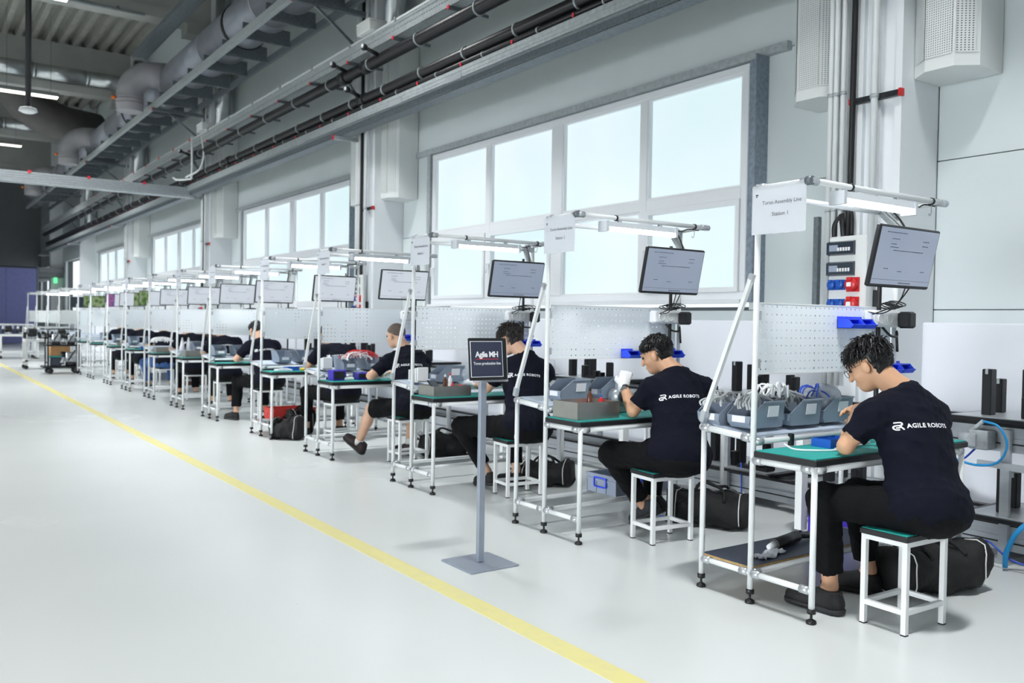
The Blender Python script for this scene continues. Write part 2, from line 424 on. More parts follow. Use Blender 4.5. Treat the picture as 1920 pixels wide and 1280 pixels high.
# columns with fluted faces
for k in range(-1, 6):
    y = 3.446+BAY*k
    c = MB().box(5.76, y, 0, XW-.001, y+.56, ROOF+.3)
    for a, b_ in ((0, .05), (.16, .21), (.30, .345), (.47, .56)): c.box(5.72, y+a, 0, 5.76, y+b_, ROOF+.3)
    c = struct(c.build('column', 'column_white'))
# far end of the hall
Y_END = 52.0
struct(MB().box(-16, Y_END, 0, XW+.3, Y_END+.3, ROOF+.6).build('wall_back', 'wall_grey'))
struct(MB().box(-16, -12.3, 0, XW+.3, -12, ROOF+.6).build('wall_front', 'wall_grey'))
wl = struct(MB().box(-16.3, -12, 0, -16, 56, ROOF+.6).build('wall_left', 'wall_grey'))
for k in range(6):   # assumed window band, unseen, glowing behind the added area lights
    y = -6.0+BAY*k
    MB().box(-15.99, y-3.25, .5, -15.95, y+3.25, 3.5).build('pane', PANE, wl)
# roof: trapezoid steel deck on deep concrete beams
pr_ = []; x = -16.0
pts = []
while x < XW+.2:
    pts += [(x, ROOF), (x+.14, ROOF), (x+.18, ROOF+.16), (x+.32, ROOF+.16)]; x += .36
d = MB(); n = len(pts)
d.v = [(p[0], -12, p[1]) for p in pts]+[(p[0], 56, p[1]) for p in pts]
for k in range(n-1): d.f.append((k, k+1, n+k+1, n+k)); d.s.append(False)
i = len(d.v); d.box(-16, -12, ROOF+.17, XW+.3, 56, ROOF+.4)
struct(d.build('ceiling', 'deck_grey'))
ntrim = 20
for k in range(-1, 6):
    y = 3.446+BAY*k+.28; ntrim += 1
    b_ = MB().box(-16, y-.2, 7.82, 5.75, y+.2, ROOF).box(5.2, y-.24, 7.55, 5.75, y+.24, 7.82).box(-16, y-.26, 7.76, 5.2, y+.26, 7.98)
    struct(b_.build('trim_%d' % ntrim, 'concrete'))

# blue partition, portal and door at the far end
p = MB()
pt = thing('partition_wall', (0, 44, 0), 'tall blue fabric partition wall at the far end of the hall', 'partition')
for j in range(5): MB().cbox(-.9+1.2*j, -.05, .04, .294+1.2*j, .05, 3.36, .01).build('panel', 'partition_blue', pt)
MB().box(-.95, -.06, 3.36, 5.12, .06, 3.44).build('top_rail', 'wall_dark', pt)
MB().box(5.095, -.07, 0, 5.16, .07, 3.44).build('post', 'galvanised_dark', pt)
struct(MB().box(5.18, 44.0, 3.2, XW, 44.3, 3.42).box(5.18, 44.2, 3.0, XW, 51, 3.2).build('trim_40', 'wall_grey'))
dr = struct(thing('door_1', (5.55, Y_END-.02, 0)))
MB().box(-.42, -.04, 0, -.36, 0, 2.5).box(.36, -.04, 0, .42, 0, 2.5).box(-.42, -.04, 2.5, .42, 0, 2.58).build('door_frame', 'wall_grey', dr)
MB().box(-.36, -.03, 0, .36, 0, 2.5).build('leaf', 'wall_grey', dr)
MB().box(-.30, -.045, 1.0, .30, -.03, 2.35).build('pane', PANE, dr)
tag(MB().cbox(5.80, 44.25, 2.75, 5.95, 44.28, 2.999).build('exit_sign', 'exit_green'), 'small glowing green exit sign beside the far doorway', 'sign')

# ------------------------------------------------------------------ lamps of the hall
def luminaire(loc, label, cool=False):
    t = thing('ceiling_luminaire', loc, label, 'ceiling lamp', 'pendant luminaires of the hall')
    MB().cbox(-.68, -.16, .0, .68, .16, .10, .02).build('housing', 'wall_grey', t)
    MB().box(-.66, -.13, -.012, -.01, .13, -.001).build('diffuser', 'lum_cool' if cool else 'lum_warm', t)
    MB().box(.01, -.13, -.012, .66, .13, -.001).build('diffuser', 'lum_cool' if cool else 'lum_warm', t)
    for s_ in (-.5, .5): MB().cyl((s_, 0, .10), (s_, 0, ROOF-loc[2]), .006, n=5).build('hanging_wire', 'galvanised_dark', t)
    l = area_light('lamp_light', (loc[0], loc[1], loc[2]-.03), (0, 0, -1), 1.3, .28, LUM_POWER*(.88 if loc[1] < 3 else 1), (.97, .99, 1.0)); l.parent = t; l.location = (0, 0, -.03); l.data.spread = math.radians(115)
names = {}
for ix, X in enumerate((-11.5, -4.6, 2.78)):
    for iy, Y in enumerate((1.3, 9.5, 17.6, 25.7, 33.9)):
        if ix == 2:
            lb = ['ceiling luminaire above the yellow tape, nearest to the photographer', 'second pendant luminaire over the aisle, out past the first beam', 'bright ceiling luminaire at the top left corner between beams',
                  'long warm ceiling luminaire left of the grey duct elbow', 'far small warm luminaire over the aisle near the end wall'][iy]
        else: lb = 'pendant luminaire in the %s row of the hall, %s from the front' % (('leftmost', 'middle')[ix], ('first', 'second', 'third', 'fourth', 'fifth')[iy])
        luminaire((1.85 if (ix, iy) == (2, 2) else X, Y, 7.0), lb, iy == 2)

# ================================================================== overhead services along the window wall
Y0, Y1 = -3.0, 43.0
def strip(name, label, cat, parts):
    t = thing(name, (0, 0, 0), label, cat)
    for nm, mb, m_ in parts: mb.build(nm, m_, t)
    return t
# lower galvanised channel on brackets off the columns
t = thing('cable_channel', (0, 0, 0), 'lower galvanised cable channel running the length of the window wall', 'cable tray')
MB().box(5.30, Y0, 4.13, 5.304, Y1, 4.255).box(5.30, Y0, 4.13, 5.58, Y1, 4.134).box(5.576, Y0, 4.13, 5.58, Y1, 4.255).box(5.296, Y0, 4.165, 5.30, Y1, 4.17).box(5.296, Y0, 4.21, 5.30, Y1, 4.215).build('channel', 'galvanised', t)
MB().box(5.36, Y0, 4.045, 5.364, Y1, 4.128).box(5.36, Y0, 4.045, 5.54, Y1, 4.049).build('under_channel', 'galvanised_dark', t)
for y in (8.6, 10.05, 13.3, 20.6): MB().box(5.292, y, 4.125, 5.2955, y+.32, 4.20).build('joint_plate', 'aluminium', t)
for k in range(-1, 6):
    y = 3.446+BAY*k+.5
    MB().bar((5.285, y, 4.02), (5.75, y, 4.02), .05, .05).build('bracket', 'galvanised', t)
    MB().box(5.278, y-.028, 3.985, 5.286, y+.028, 4.055).build('end_cap', 'red_cap', t)
# pipes
def pipe(name, label, x, z, r, step, saddle, y0=Y0, y1=Y1, coupl=()):
    t = thing(name, (0, 0, 0), label, 'pipe')
    MB().cyl((x, y0, z), (x, y1, z), r, n=16).build('pipe_run', 'pipe_black', t)
    y = y0+.4
    while y < min(y1, 34):
        MB().tube([(x, y-.012, z), (x, y+.012, z)], r+.012, 16).build('clamp', 'galvanised', t)
        if saddle == 'under':
            MB().box(x-.012, y-.015, 4.256, x+.012, y+.015, z-r-.001).build('saddle', 'galvanised_dark', t)
            MB().box(5.292, y-.014, 4.26, 5.30, y+.014, 4.30).build('end_cap', 'red_cap', t)
        else:
            MB().cyl((x, y, z+r+.005), (x, y, 4.95), .004, n=5).build('hanger_rod', 'galvanised', t)
        y += step
    for c in coupl: MB().tube([(x, c-.09, z), (x, c+.09, z)], r+.018, 16).build('coupling', 'pipe_black', t)
    return t
pipe('black_pipe', 'thick black pipe lying on saddles above the lower cable channel', 5.375, 4.425, .068, 1.02, 'under', coupl=(5.2, 11.35, 17.4))
pt2 = thing('thin_black_pipe', (0, 0, 0), 'thin black pipe tucked under the thick one on the cable channel', 'pipe')
MB().cyl((5.335, Y0, 4.30), (5.335, Y1, 4.30), .03, n=12).build('pipe_run', 'pipe_black', pt2)
for k in range(30): MB().tube([(5.335, -2+1.02*k-.01, 4.30), (5.335, -2+1.02*k+.01, 4.30)], .036, 10).build('clamp', 'galvanised', pt2)
up = pipe('black_pipe', 'thick black pipe hanging by rods below the perforated cable tray', 5.27, 4.80, .078, 1.35, 'over', coupl=(11.0, 11.75, 19.2))
# valves on the pipes
for (x, y, z, lb) in ((5.27, 11.55, 4.80, 'black hand valve on the hanging pipe, left of the junction box'), (5.27, 10.55, 4.80, 'black hand valve on the hanging pipe, under the junction box'), (5.375, 11.3, 4.42, 'black lever valve on the lower pipe near the second column'), (5.27, 19.6, 4.8, 'black valve on the hanging pipe near the third column')):
    v = thing('valve', (x, y, z), lb, 'valve')
    MB().cyl((-.06, 0, .03), (-.26, 0, .09), .026, n=10).build('stem', 'black_plastic', v)
    MB().ell((-.27, 0, .093), (.045, .045, .045), 12, 8).build('knob', 'black_plastic', v)
    MB().ell((-.30, -.01, .10), (.02, .026, .03), 8, 6).build('dial', 'white_plastic', v)
# perforated upper tray
ut = thing('perforated_tray', (0, 0, 0), 'upper perforated galvanised cable tray with red bracket caps', 'cable tray')
m_ = MB().box(5.20, Y0, 4.95, 5.204, Y1, 5.13).box(5.20, Y0, 4.95, 5.56, Y1, 4.954).box(5.556, Y0, 4.95, 5.56, Y1, 5.13).box(5.19, Y0, 5.10, 5.20, Y1, 5.13)
m_.build('tray', 'galvanised', ut)
sl = MB()
for k in range(430):
    y = 3.0+.06*k
    sl.box(5.1985, y, 5.03, 5.1999, y+.025, 5.04)
tag(sl.build('slots', 'machine_dark', ut), kind='stuff')
MB().cyl((5.23, Y0, 5.17), (5.23, Y1, 5.17), .022, n=8).build('conduit', 'white_tube', ut)
MB().cyl((5.30, Y0, 5.17), (5.30, Y1, 5.17), .022, n=8).build('conduit', 'white_tube', ut)
MB().box(5.42, Y0, 4.985, 5.5, Y1, 5.06).build('cable_bundle', 'cable_black', ut)
y = 4.6
while y < 34:
    MB().bar((5.175, y, 4.93), (5.72, y, 4.93), .04, .035).build('bracket', 'galvanised_dark', ut)
    MB().box(5.168, y-.022, 4.91, 5.176, y+.022, 4.955).build('end_cap', 'red_cap', ut)
    MB().box(5.195, y-.016, 5.13, 5.34, y+.016, 5.20).build('clip', 'red_cap' if int(y*3) % 2 else 'galvanised', ut)
    y += 1.37
for k in range(0, 5):
    y = 3.446+BAY*k+.3
    MB().bar((5.35, y, 4.92), (5.72, y, 4.4), .035, .035).build('brace', 'galvanised_dark', ut)
for (y, lb) in ((10.9, 'pale junction box sitting on the perforated tray near the second column'), (18.7, 'pale junction box sitting on the perforated tray by the hose drop')):
    j = thing('junction_box', (5.2, y, 5.195), lb, 'junction box')
    MB().cbox(-.06, -.2, 0, .2, .2, .14, .01).build('body', 'hvac_white', j); MB().cbox(-.065, -.205, .14, .205, .205, .165, .01).build('lid', 'hvac_white', j)
# duct on its ladder frame, with downward elbows
dk = thing('duct_ladder', (0, 0, 0), 'steel ladder frame carrying the big round duct', 'support frame')
MB().box(4.55, Y0+8, 5.87, 4.60, Y1, 5.98).box(4.60, Y0+8, 5.87, 4.64, Y1, 5.877).build('rail', 'galvanised', dk)
MB().box(5.40, Y0+8, 5.87, 5.46, Y1, 5.98).build('rail', 'galvanised_dark', dk)
y = 6.57
while y < 40:
    MB().box(4.60, y-.02, 5.88, 5.40, y+.02, 5.93).build('rung', 'galvanised_dark', dk)
    c_ = [(5.0+.41*math.cos(a), 6.45+.41*math.sin(a)) for a in np.linspace(-2.3, -.84, 9)]
    MB().prism([(4.60, 5.93), (5.40, 5.93), (5.40, c_[-1][1])]+c_[::-1]+[(4.60, c_[0][1])], y-.006, y+.006, 'y').build('saddle_plate', 'galvanised_dark', dk)
    y += 1.1
for k in range(0, 5):
    y = 3.446+BAY*k+.28
    MB().bar((4.55, y, 5.84), (5.73, y, 5.84), .07, .07).build('bracket', 'galvanised_dark', dk)
    MB().bar((4.9, y, 5.8), (5.72, y, 5.2), .035, .035).build('brace', 'galvanised_dark', dk)
    MB().box(4.54, y-.036, 5.805, 4.549, y+.036, 5.875).build('end_cap', 'red_cap', dk)
du = thing('round_duct', (5.0, 0, 6.45), 'big grey round ventilation duct lying on the ladder frame', 'duct')
for k in range(13):
    a = 5+3*k; MB().cyl((0, a, 0), (0, a+3, 0), .40, n=28).build('duct_section', 'duct_grey', du)
    MB().tube([(0, a+2.985, 0), (0, a+3.015, 0)], .408, 28).build('seam_ring', 'aluminium', du)
for y in (15.4, 23.6): MB().tube([(0, y-.05, 0), (0, y+.05, 0)], .415, 28).build('rubber_sleeve', 'black_plastic', du)
MB().tube([(.37, 5, .30), (.37, 43, .30)], .02, 6).build('conduit', 'galvanised_dark', du)
for q, (y, lb) in enumerate(((19.9, 'grey plastic duct elbow bending down, nearest of three'), (28.1, 'grey plastic duct elbow bending down, middle of three'), (36.3, 'grey plastic duct elbow bending down, farthest of three'))):
    e = thing('duct_elbow', (5.0, y, 6.54), lb, 'duct elbow', 'downward elbows of the round duct')
    dx, dy = -.94, .34; R = .46
    pts = [(dx*.2, dy*.2, 0), (dx*.5, dy*.5, 0)]
    for a in range(1, 9):
        th = a/8*math.pi/2; u = .5+R*math.sin(th); pts.append((dx*u, dy*u, -R+R*math.cos(th)))
    pts.append((dx*.96, dy*.96, -.82))
    MB().tube(pts, .275, 26).build('bend', 'elbow_grey', e)
    for zz in (-.52, -.58, -.66): MB().tube([(dx*.96, dy*.96, zz-.012), (dx*.96, dy*.96, zz+.012)], .287, 26).build('rib', 'elbow_grey', e)
    MB().cyl((dx*.96-.28, dy*.96, -.56), (dx*.96-.36, dy*.96, -.56), .035, n=8).build('latch', 'orange', e)
# wide cable tray overhead beside the duct
ct = thing('mesh_tray', (0, 0, 0), 'dark mesh cable tray above the big round duct', 'cable tray')
MB().box(4.30, 13, 7.1, 4.33, 21, 7.2).build('rail', 'galvanised_dark', ct); MB().box(4.56, 13, 7.1, 4.59, 21, 7.2).build('rail', 'galvanised_dark', ct)
MB().box(4.33, 13, 7.12, 4.56, 21, 7.13).build('floor_mesh', 'galvanised_dark', ct)
# cross tray over the aisle
x = thing('cross_tray', (0, 20.35, 4.0), 'bright ribbed cable tray crossing over the aisle at the left', 'cable tray')
MB().box(-4, -.14, 0, 5.47, .14, .22).build('tray', 'galvanised', x)
for zz in (.04, .085, .13, .175): MB().box(-4, -.148, zz, 5.47, -.14, zz+.012).build('rib', 'aluminium', x)
for xx in (2.2, 3.3, 4.4): MB().box(xx-.03, -.156, .19, xx+.03, -.149, .25).build('clip', 'red_cap', x)
h = thing('hose_drop', (5.05, 18.9, 0), 'white hose loop hanging below the perforated tray', 'hose')
MB().tube([(0,0,5.1),(0,0,4.3),(-.05,.1,4.22),(-.2,.35,4.22),(-.25,.5,4.28)], .022, 8).build('drop_pipe', 'white_tube', h)
MB().tube([(.14,-.2,5.1),(.16,-.3,4.7),(.1,-.2,4.4),(-.1,.1,4.25)], .02, 8).build('loop', 'white_tube', h)
# cross pipe, downrods, detectors at the roof
for (y, z, lb) in ((27.6, 8.1, 'silver pipe running across below the second roof beam'), (35.9, 8.1, 'silver pipe running across below the far roof beam')):
    c_ = thing('cross_pipe', (0, y, z), lb, 'pipe')
    for k in range(8): MB().cyl((-5+1.35*k, 0, 0), (-5+1.35*(k+1)-.01, 0, 0), .2, n=18).build('pipe_section', 'spiral_silver', c_); MB().tube([(-5+1.35*(k+1)-.03, 0, 0), (-5+1.35*(k+1)+.03, 0, 0)], .212, 18).build('collar', 'spiral_silver', c_)
c_ = thing('conduit_run', (0, 19.8, 7.72), 'thin grey conduit under the nearest roof beam edge', 'pipe'); MB().cyl((-4, 0, 0), (4.3, 0, 0), .035, n=8).build('conduit', 'galvanised', c_)
for k in range(6): MB().box(-1+k*.95, -.05, .0, -.96+k*.95, .05, .06).build('clip', 'galvanised_dark', c_)
dp = thing('pendant_sensor', (1.72, 16, 0), 'round white sensor disc on a black rod from the roof', 'sensor')
MB().cyl((0,0,4.62), (0,0,9.1), .045, n=10).build('rod', 'black_plastic', dp); MB().lathe([(.02,4.66),(.12,4.63),(.14,4.58),(.08,4.55),(.01,4.55)], n=18).build('disc', 'white_plastic', dp)
bd = thing('big_shaded_duct', (0, 0, 0), 'huge shade-coloured curved duct in the roof space at the left', 'duct')
MB().tube([(2.5,30,8.8),(2.75,30,8.2),(3.2,30,7.62),(3.7,30,7.32),(4.3,30.2,7.2),(5.2,30.6,7.2)], .55, 24).build('bend', 'elbow_shaded', bd)
sp = thing('roof_spotlight', (1.5, 18.6, 7.6), 'small white cylinder speaker hanging at the left image edge', 'speaker'); MB().lathe([(.02,.2),(.1,.2),(.11,0),(.09,-.02),(.02,-.02)], n=16).build('can', 'white_plastic', sp); MB().cyl((0,0,.2),(0,0,1.5),.006,n=5).build('wire','galvanised_dark',sp)
# vertical spiral pipes behind the trays at each column
for k in range(1, 5):
    y = 3.446+BAY*k
    o = thing('riser_pipe', (5.93, y-.22, 0), 'shiny spiral riser pipe beside the %s column' % ('first', 'second', 'third', 'fourth', 'fifth')[k], 'pipe', 'spiral risers above the cable trays')
    MB().cyl((-.02, 0, 4.5), (-.02, 0, 8.9), .16, n=18).build('pipe_run', 'spiral_silver', o)
    for z in (5.4, 6.4, 7.4): MB().tube([(-.02, 0, z-.02), (-.02, 0, z+.02)], .168, 18).build('collar', 'spiral_silver', o)

# ================================================================== things on the wall and columns
perforated('hvac_mesh', (226,230,229), .016, .0042, 1, 2)
def air_outlet(k, side, label):
    y = 3.446+BAY*k+(0 if side < 0 else .56)
    t = thing('air_outlet', (0, y, 3.10), label, 'air outlet', 'perforated air outlets beside the columns')
    P = [(6.19, 0), (5.87, 0), (5.76, .135), (5.757, .34), (5.88, .45), (6.19, .445)]
    P = [(a, side*(b+.004)) for a, b in P]
    if side > 0: P = P[::-1]
    MB().prism(P, 0, 2.3).build('casing', 'hvac_white', t)
    for (a, b) in (((5.87,.012),(5.76,.135)), ((5.76,.145),(5.757,.33)), ((5.76,.35),(5.875,.445))):
        pa, pb = Vector((a[0], side*a[1], 0)), Vector((b[0], side*b[1], 0)); d = (pb-pa).normalized(); nrm = Vector((d.y, -d.x, 0))
        if nrm.x > 0: nrm = -nrm
        MB().bar(pa+nrm*.0015+Vector((0,0,1.17)), pb+nrm*.0015+Vector((0,0,1.17)), .002, 2.18).build('shade_backing', 'wall_grey', t)  # grey sheet added behind the grille so its holes read as shaded depth
        q = MB(); q.bar(pa+nrm*.006+Vector((0,0,1.17)), pb+nrm*.006+Vector((0,0,1.17)), .003, 2.2); q.build('grille', 'hvac_mesh', t)
    MB().prism([(a*1.0, b) for a, b in P], -.012, 0).build('base_plate', 'hvac_white', t)
for k, s_, lb in ((0, -1, 'white perforated air outlet at the top right corner, right of the column'), (0, 1, 'white perforated air outlet left of the near column with sockets'), (1, -1, 'white air outlet box on the second column above the fourth bench'), (1, 1, 'narrow white air outlet behind the second column, over the fifth bench'), (2, -1, 'white air outlet box on the third column from the camera'), (3, -1, 'white air outlet box on the fourth column from the camera')):
    air_outlet(k, s_, lb)
def column_kit(k, which):
    y = 3.446+BAY*k
    for j, yy in enumerate((.44, .50, .545, .585)):
        if yy > .56: continue
        c_ = thing('white_conduit', (5.69, y+yy, 0), 'white vertical conduit on the %s column, %s from the left' % (which, ('third', 'second', 'first')[j]), 'conduit')
        MB().cyl((0,0,.9), (0,0,7.5), .02, n=10).build('tube', 'white_tube', c_)
        for z in (2.2, 3.05, 5.2): MB().tube([(0,0,z-.012),(0,0,z+.012)], .026, 10).build('clip', 'galvanised', c_)
    c_ = thing('black_conduit', (5.685, y+.36, 0), 'black vertical cable conduit on the %s column' % which, 'conduit')
    MB().tube([(0,0,8.5),(0,0,2.36),(0,.07,2.16),(0,.12,2.08),(0,.12,1.99)], .022, 10).build('tube', 'cable_black', c_)
    MB().tube([(0,.06,2.36),(0,0,2.2),(0,-.02,2.12),(0,-.02,1.99)], .014, 8).build('branch', 'cable_black', c_)
    c_ = thing('grey_pipe', (5.66, y+.17, 0), 'pale grey vertical pipe on the %s column' % which, 'pipe')
    MB().cyl((0,0,1.0), (0,0,8.0), .024, n=12).build('tube', 'white_tube', c_)
    c_ = thing('strut_arm', (5.69, y, 2.97), 'dark clamp rail with red end caps on the %s column' % which, 'bracket')
    MB().box(-.01, .0, -.02, .03, .37, .02).build('rail', 'machine_dark', c_)
    MB().box(-.015, -.02, -.026, .03, 0, .026).build('end_cap', 'red_plug', c_); MB().box(-.015, .37, -.02, .03, .385, .02).build('end_cap', 'red_plug', c_)
    MB().tube([(-.03,.17,-.014),(-.03,.17,.014)], .032, 12).build('clamp', 'galvanised', c_)
for k, wn in ((0, 'near'), (1, 'second'), (2, 'third'), (3, 'fourth')): column_kit(k, wn)
def socket_board(k, label):
    t = thing('socket_board', (5.70, 3.446+BAY*k, 0), label, 'socket board', 'power socket boards on the columns')
    MB().cbox(-.06, .19, 1.25, .018, .50, 1.995, .012).build('housing', 'hvac_white', t)
    for z in (1.855, 1.705):
        f = MB().prism([(-.062, z), (-.062, z+.105), (-.09, z+.095), (-.09, z+.008)], .275, .495, 'y').build('breaker_window', 'breaker_dark', t)
        for j in range(5): MB().box(-.096, .30+j*.022, z+.03, -.091, .314+j*.022, z+.055).build('switch', 'white_plastic', f)
        MB().box(-.094, .40, z+.03, -.0905, .47, z+.075).build('plate', 'crate_grey', f)
    for z in (1.64, 1.50):
        for yy in (.455, .385): MB().lathe([(.010,-.034),(.028,-.034),(.032,-.028),(.034,0)], (-.061, yy, z), 16, 'x').box(-.072, yy-.035, z-.037, -.061, yy+.035, z+.037).box(-.104, yy-.012, z+.02, -.094, yy+.012, z+.036).build('blue_socket', 'blue_plug', t)
        r_ = MB().lathe([(.010,-.046),(.042,-.046),(.048,-.038),(.050,0)], (-.061, .285, z), 18, 'x').box(-.075, .285-.05, z-.052, -.061, .285+.05, z+.052).box(-.118, .285-.016, z+.03, -.10, .285+.016, z+.052).build('red_socket', 'red_plug', t)
        MB().box(-.111, .275, z-.015, -.1075, .31, z+.015).build('label_plate', 'white_plastic', r_)
    MB().box(-.03, .145, 1.2, .018, .188, 1.6).build('cable_duct', 'cable_black', t)
socket_board(0, 'grey power board with blue and red round sockets on near column')
socket_board(1, 'power socket board behind the fifth monitor on the second column')
socket_board(2, 'small power socket board behind far monitors on the third column')
tr = thing('slotted_rail', (5.62, 4.03, 0), 'grey slotted upright rail left of the socket board', 'rail'); MB().box(-.02, -.02, 1.0, .02, .02, 2.15).build('upright', 'galvanised_dark', tr)

# ================================================================== conveyor behind the benches
cv = thing('conveyor', (0, 0, 0), 'long two level aluminium conveyor line behind the benches', 'conveyor')
CY0, CY1 = -1.5, 24.0
for z, nm in ((.80, 'upper'), (.235, 'lower')):
    for xx in (5.20, 5.62):
        k = MB().box(xx, CY0, z-.17, xx+.05, CY1, z-.09).box(xx+.008, CY0, z-.09, xx+.05, CY1, z-.075).box(xx, CY0, z-.075, xx+.05, CY1, z-.028)
        k.build('side_beam', 'aluminium', cv)
        MB().box(xx-.002, CY0, z-.028, xx+.055, CY1, z-.008).build('chain_belt', 'black_anodised', cv)
        MB().box(xx-.004, CY0, z-.126, xx, CY1, z-.118).build('slot', 'machine_dark', cv)
    y = CY0+.6
    while y < CY1:
        MB().box(5.25, y, z-.15, 5.62, y+.05, z-.08).build('cross_member', 'aluminium', cv); y += 1.5
y = .35
while y < 22:
    for xx in (5.165, 5.675): MB().box(xx, y, .03, xx+.03, y+.05, .76).build('leg', 'aluminium', cv)
    MB().box(5.12, y-.03, 0, 5.75, y+.08, .03).build('foot_bar', 'aluminium', cv)
    y += 2.05
y = 1.8
while y < 14:
    MB().box(4.72, y-.025, .03, 4.78, y+.025, .62).build('support_leg', 'white_paint', cv); MB().lathe([(.025,0),(.025,.012),(.008,.014),(.008,.03)], (4.75, y, 0), 8).build('foot', 'black_plastic', cv)
    MB().box(4.78, y-.02, .58, 5.2, y+.02, .62).build('support_arm', 'white_paint', cv)
    y += 1.68
# tapered guide plate at the near end
MB().prism([(-1.5, .36), (2.55, .55), (2.55, .58), (-1.5, .56)], 5.10, 5.112, 'x').build('guide_plate', 'aluminium', cv)
def pallet(y, z, label, seed):
    rnd = random.Random(seed)
    t = thing('fixture_pallet', (5.42, y, z), label, 'pallet', 'black fixture pallets on the conveyor')
    MB().cbox(-.30, -.42, -.005, .30, .42, .022, .004).build('base_plate', 'black_anodised', t)
    MB().box(-.28, -.38, .022, .26, .38, .026).build('top_sheet', 'aluminium', t)
    L = [(-.12,.24,.26,.055), (-.04,.05,.27,.055), (-.17,.0,.13,.045), (.0,-.16,.16,.045), (-.2,-.20,.07,.05), (-.14,-.31,.15,.045), (.1,.28,.20,.05)]
    for (px, py, h, wd) in L:
        h *= rnd.uniform(.85, 1.08)
        p_ = MB().cbox(px-wd*.6, py-wd/2, .026, px+wd*.6, py+wd/2, .026+h, .004).build('fixture_post', 'black_anodised', t)
        if h > .2: MB().box(px-wd*.6-.001, py-.008, .026+h-.03, px-wd*.6+.002, py+.008, .026+h+.001).build('notch', 'galvanised', p_)
    MB().box(-.22, -.34, .026, -.14, -.06, .05).build('cradle', 'black_anodised', t)
    MB().box(-.21, -.27, .05, -.16, -.23, .085).build('cradle_stop', 'black_anodised', t)
for i, y in enumerate((2.35, 4.25, 6.25, 8.0, 9.6, 11.2, 12.9)):
    pallet(y, .80, 'black fixture pallet on the upper conveyor, %s one' % ORD[i], i)
for i, y in enumerate((2.25, 3.42, 4.45)):
    pallet(y, .235, 'black fixture pallet on the lower conveyor, %s one' % ORD[i], 20+i)
# valve block with blue air hose
vb = thing('pneumatic_valve', (5.17, 2.55, .70), 'grey pneumatic valve block with blue hose on the conveyor', 'valve')
MB().cbox(-.08, -.06, -.06, .03, .05, .05, .006).build('block', 'galvanised', vb); MB().cbox(-.10, .0, -.05, -.02, .10, .03, .006).build('actuator', 'machine_light', vb)
MB().cyl((-.06, .06, .02), (-.07, -.03, .105), .012, n=8).build('fitting', 'galvanised', vb)
MB().tube([(-.07,-.03,.105),(-.07,-.12,.08),(-.08,-.17,-.02),(-.08,-.12,-.12),(-.09,.0,-.15),(-.10,.15,-.12)], .007, 8).build('hose', 'hose_blue', vb)
MB().tube([(-.05,.02,-.06),(-.08,.08,-.13),(-.16,.16,-.16),(-.25,.2,-.3),(-.28,.2,-.7)], .006, 8).build('hose', 'cable_blue', vb)
h = thing('air_hose', (5.0, 2.2, 0), 'thick bright blue air hose rising at the right image edge', 'hose'); MB().tube([(0,.13,.02),(0,.12,.12),(.02,.05,.26),(.05,-.12,.36),(.08,-.35,.38)], .014, 10).build('hose', 'hose_blue', h)
MB().tube([(.02,.32,.05),(.03,.25,.14),(.02,.1,.06),(.06,-.1,.05),(.08,-.3,.08)], .006, 8).build('thin_hose', 'cable_blue', h)
h = thing('air_hose', (4.8, 4.1, 0), 'thin blue hose lying on the floor left of the purple crate', 'hose'); MB().tube([(-.5,.2,.008),(-.2,.0,.008),(.1,.05,.008),(.35,.2,.05),(.4,.25,.3)], .006, 6).build('hose', 'cable_blue', h)

# ================================================================== workbenches
XB = 3.35
YB = [2.731, 4.364, 6.113, 7.996, 9.626, 11.601, 13.236, 14.966, 16.728, 18.409, 20.219, 21.774, 24.6, 26.6, 28.9, 31.0]
NB = len(YB); TW = 1.30
def tube_bar(p, q, name, t, r=.0145, sleeve=True, m_='white_tube'):
    p, q = Vector(p), Vector(q); d = (q-p).normalized()
    o = MB().cyl(p, q, r, n=10).build(name, m_, t)
    if sleeve and (q-p).length > .2:
        MB().cyl(p+d*.012, p+d*.06, r+.0055, n=10).build('clamp_sleeve', 'clamp_metal', o); MB().cyl(q-d*.06, q-d*.012, r+.0055, n=10).build('clamp_sleeve', 'clamp_metal', o)
    return o
def foot(x, y, t):
    MB().lathe([(.022,0),(.024,.004),(.022,.014),(.008,.022),(.006,.024),(.006,.044),(.02,.046),(.02,.066),(.016,.068)], (x, y, 0), 12).build('levelling_foot', 'black_plastic', t)
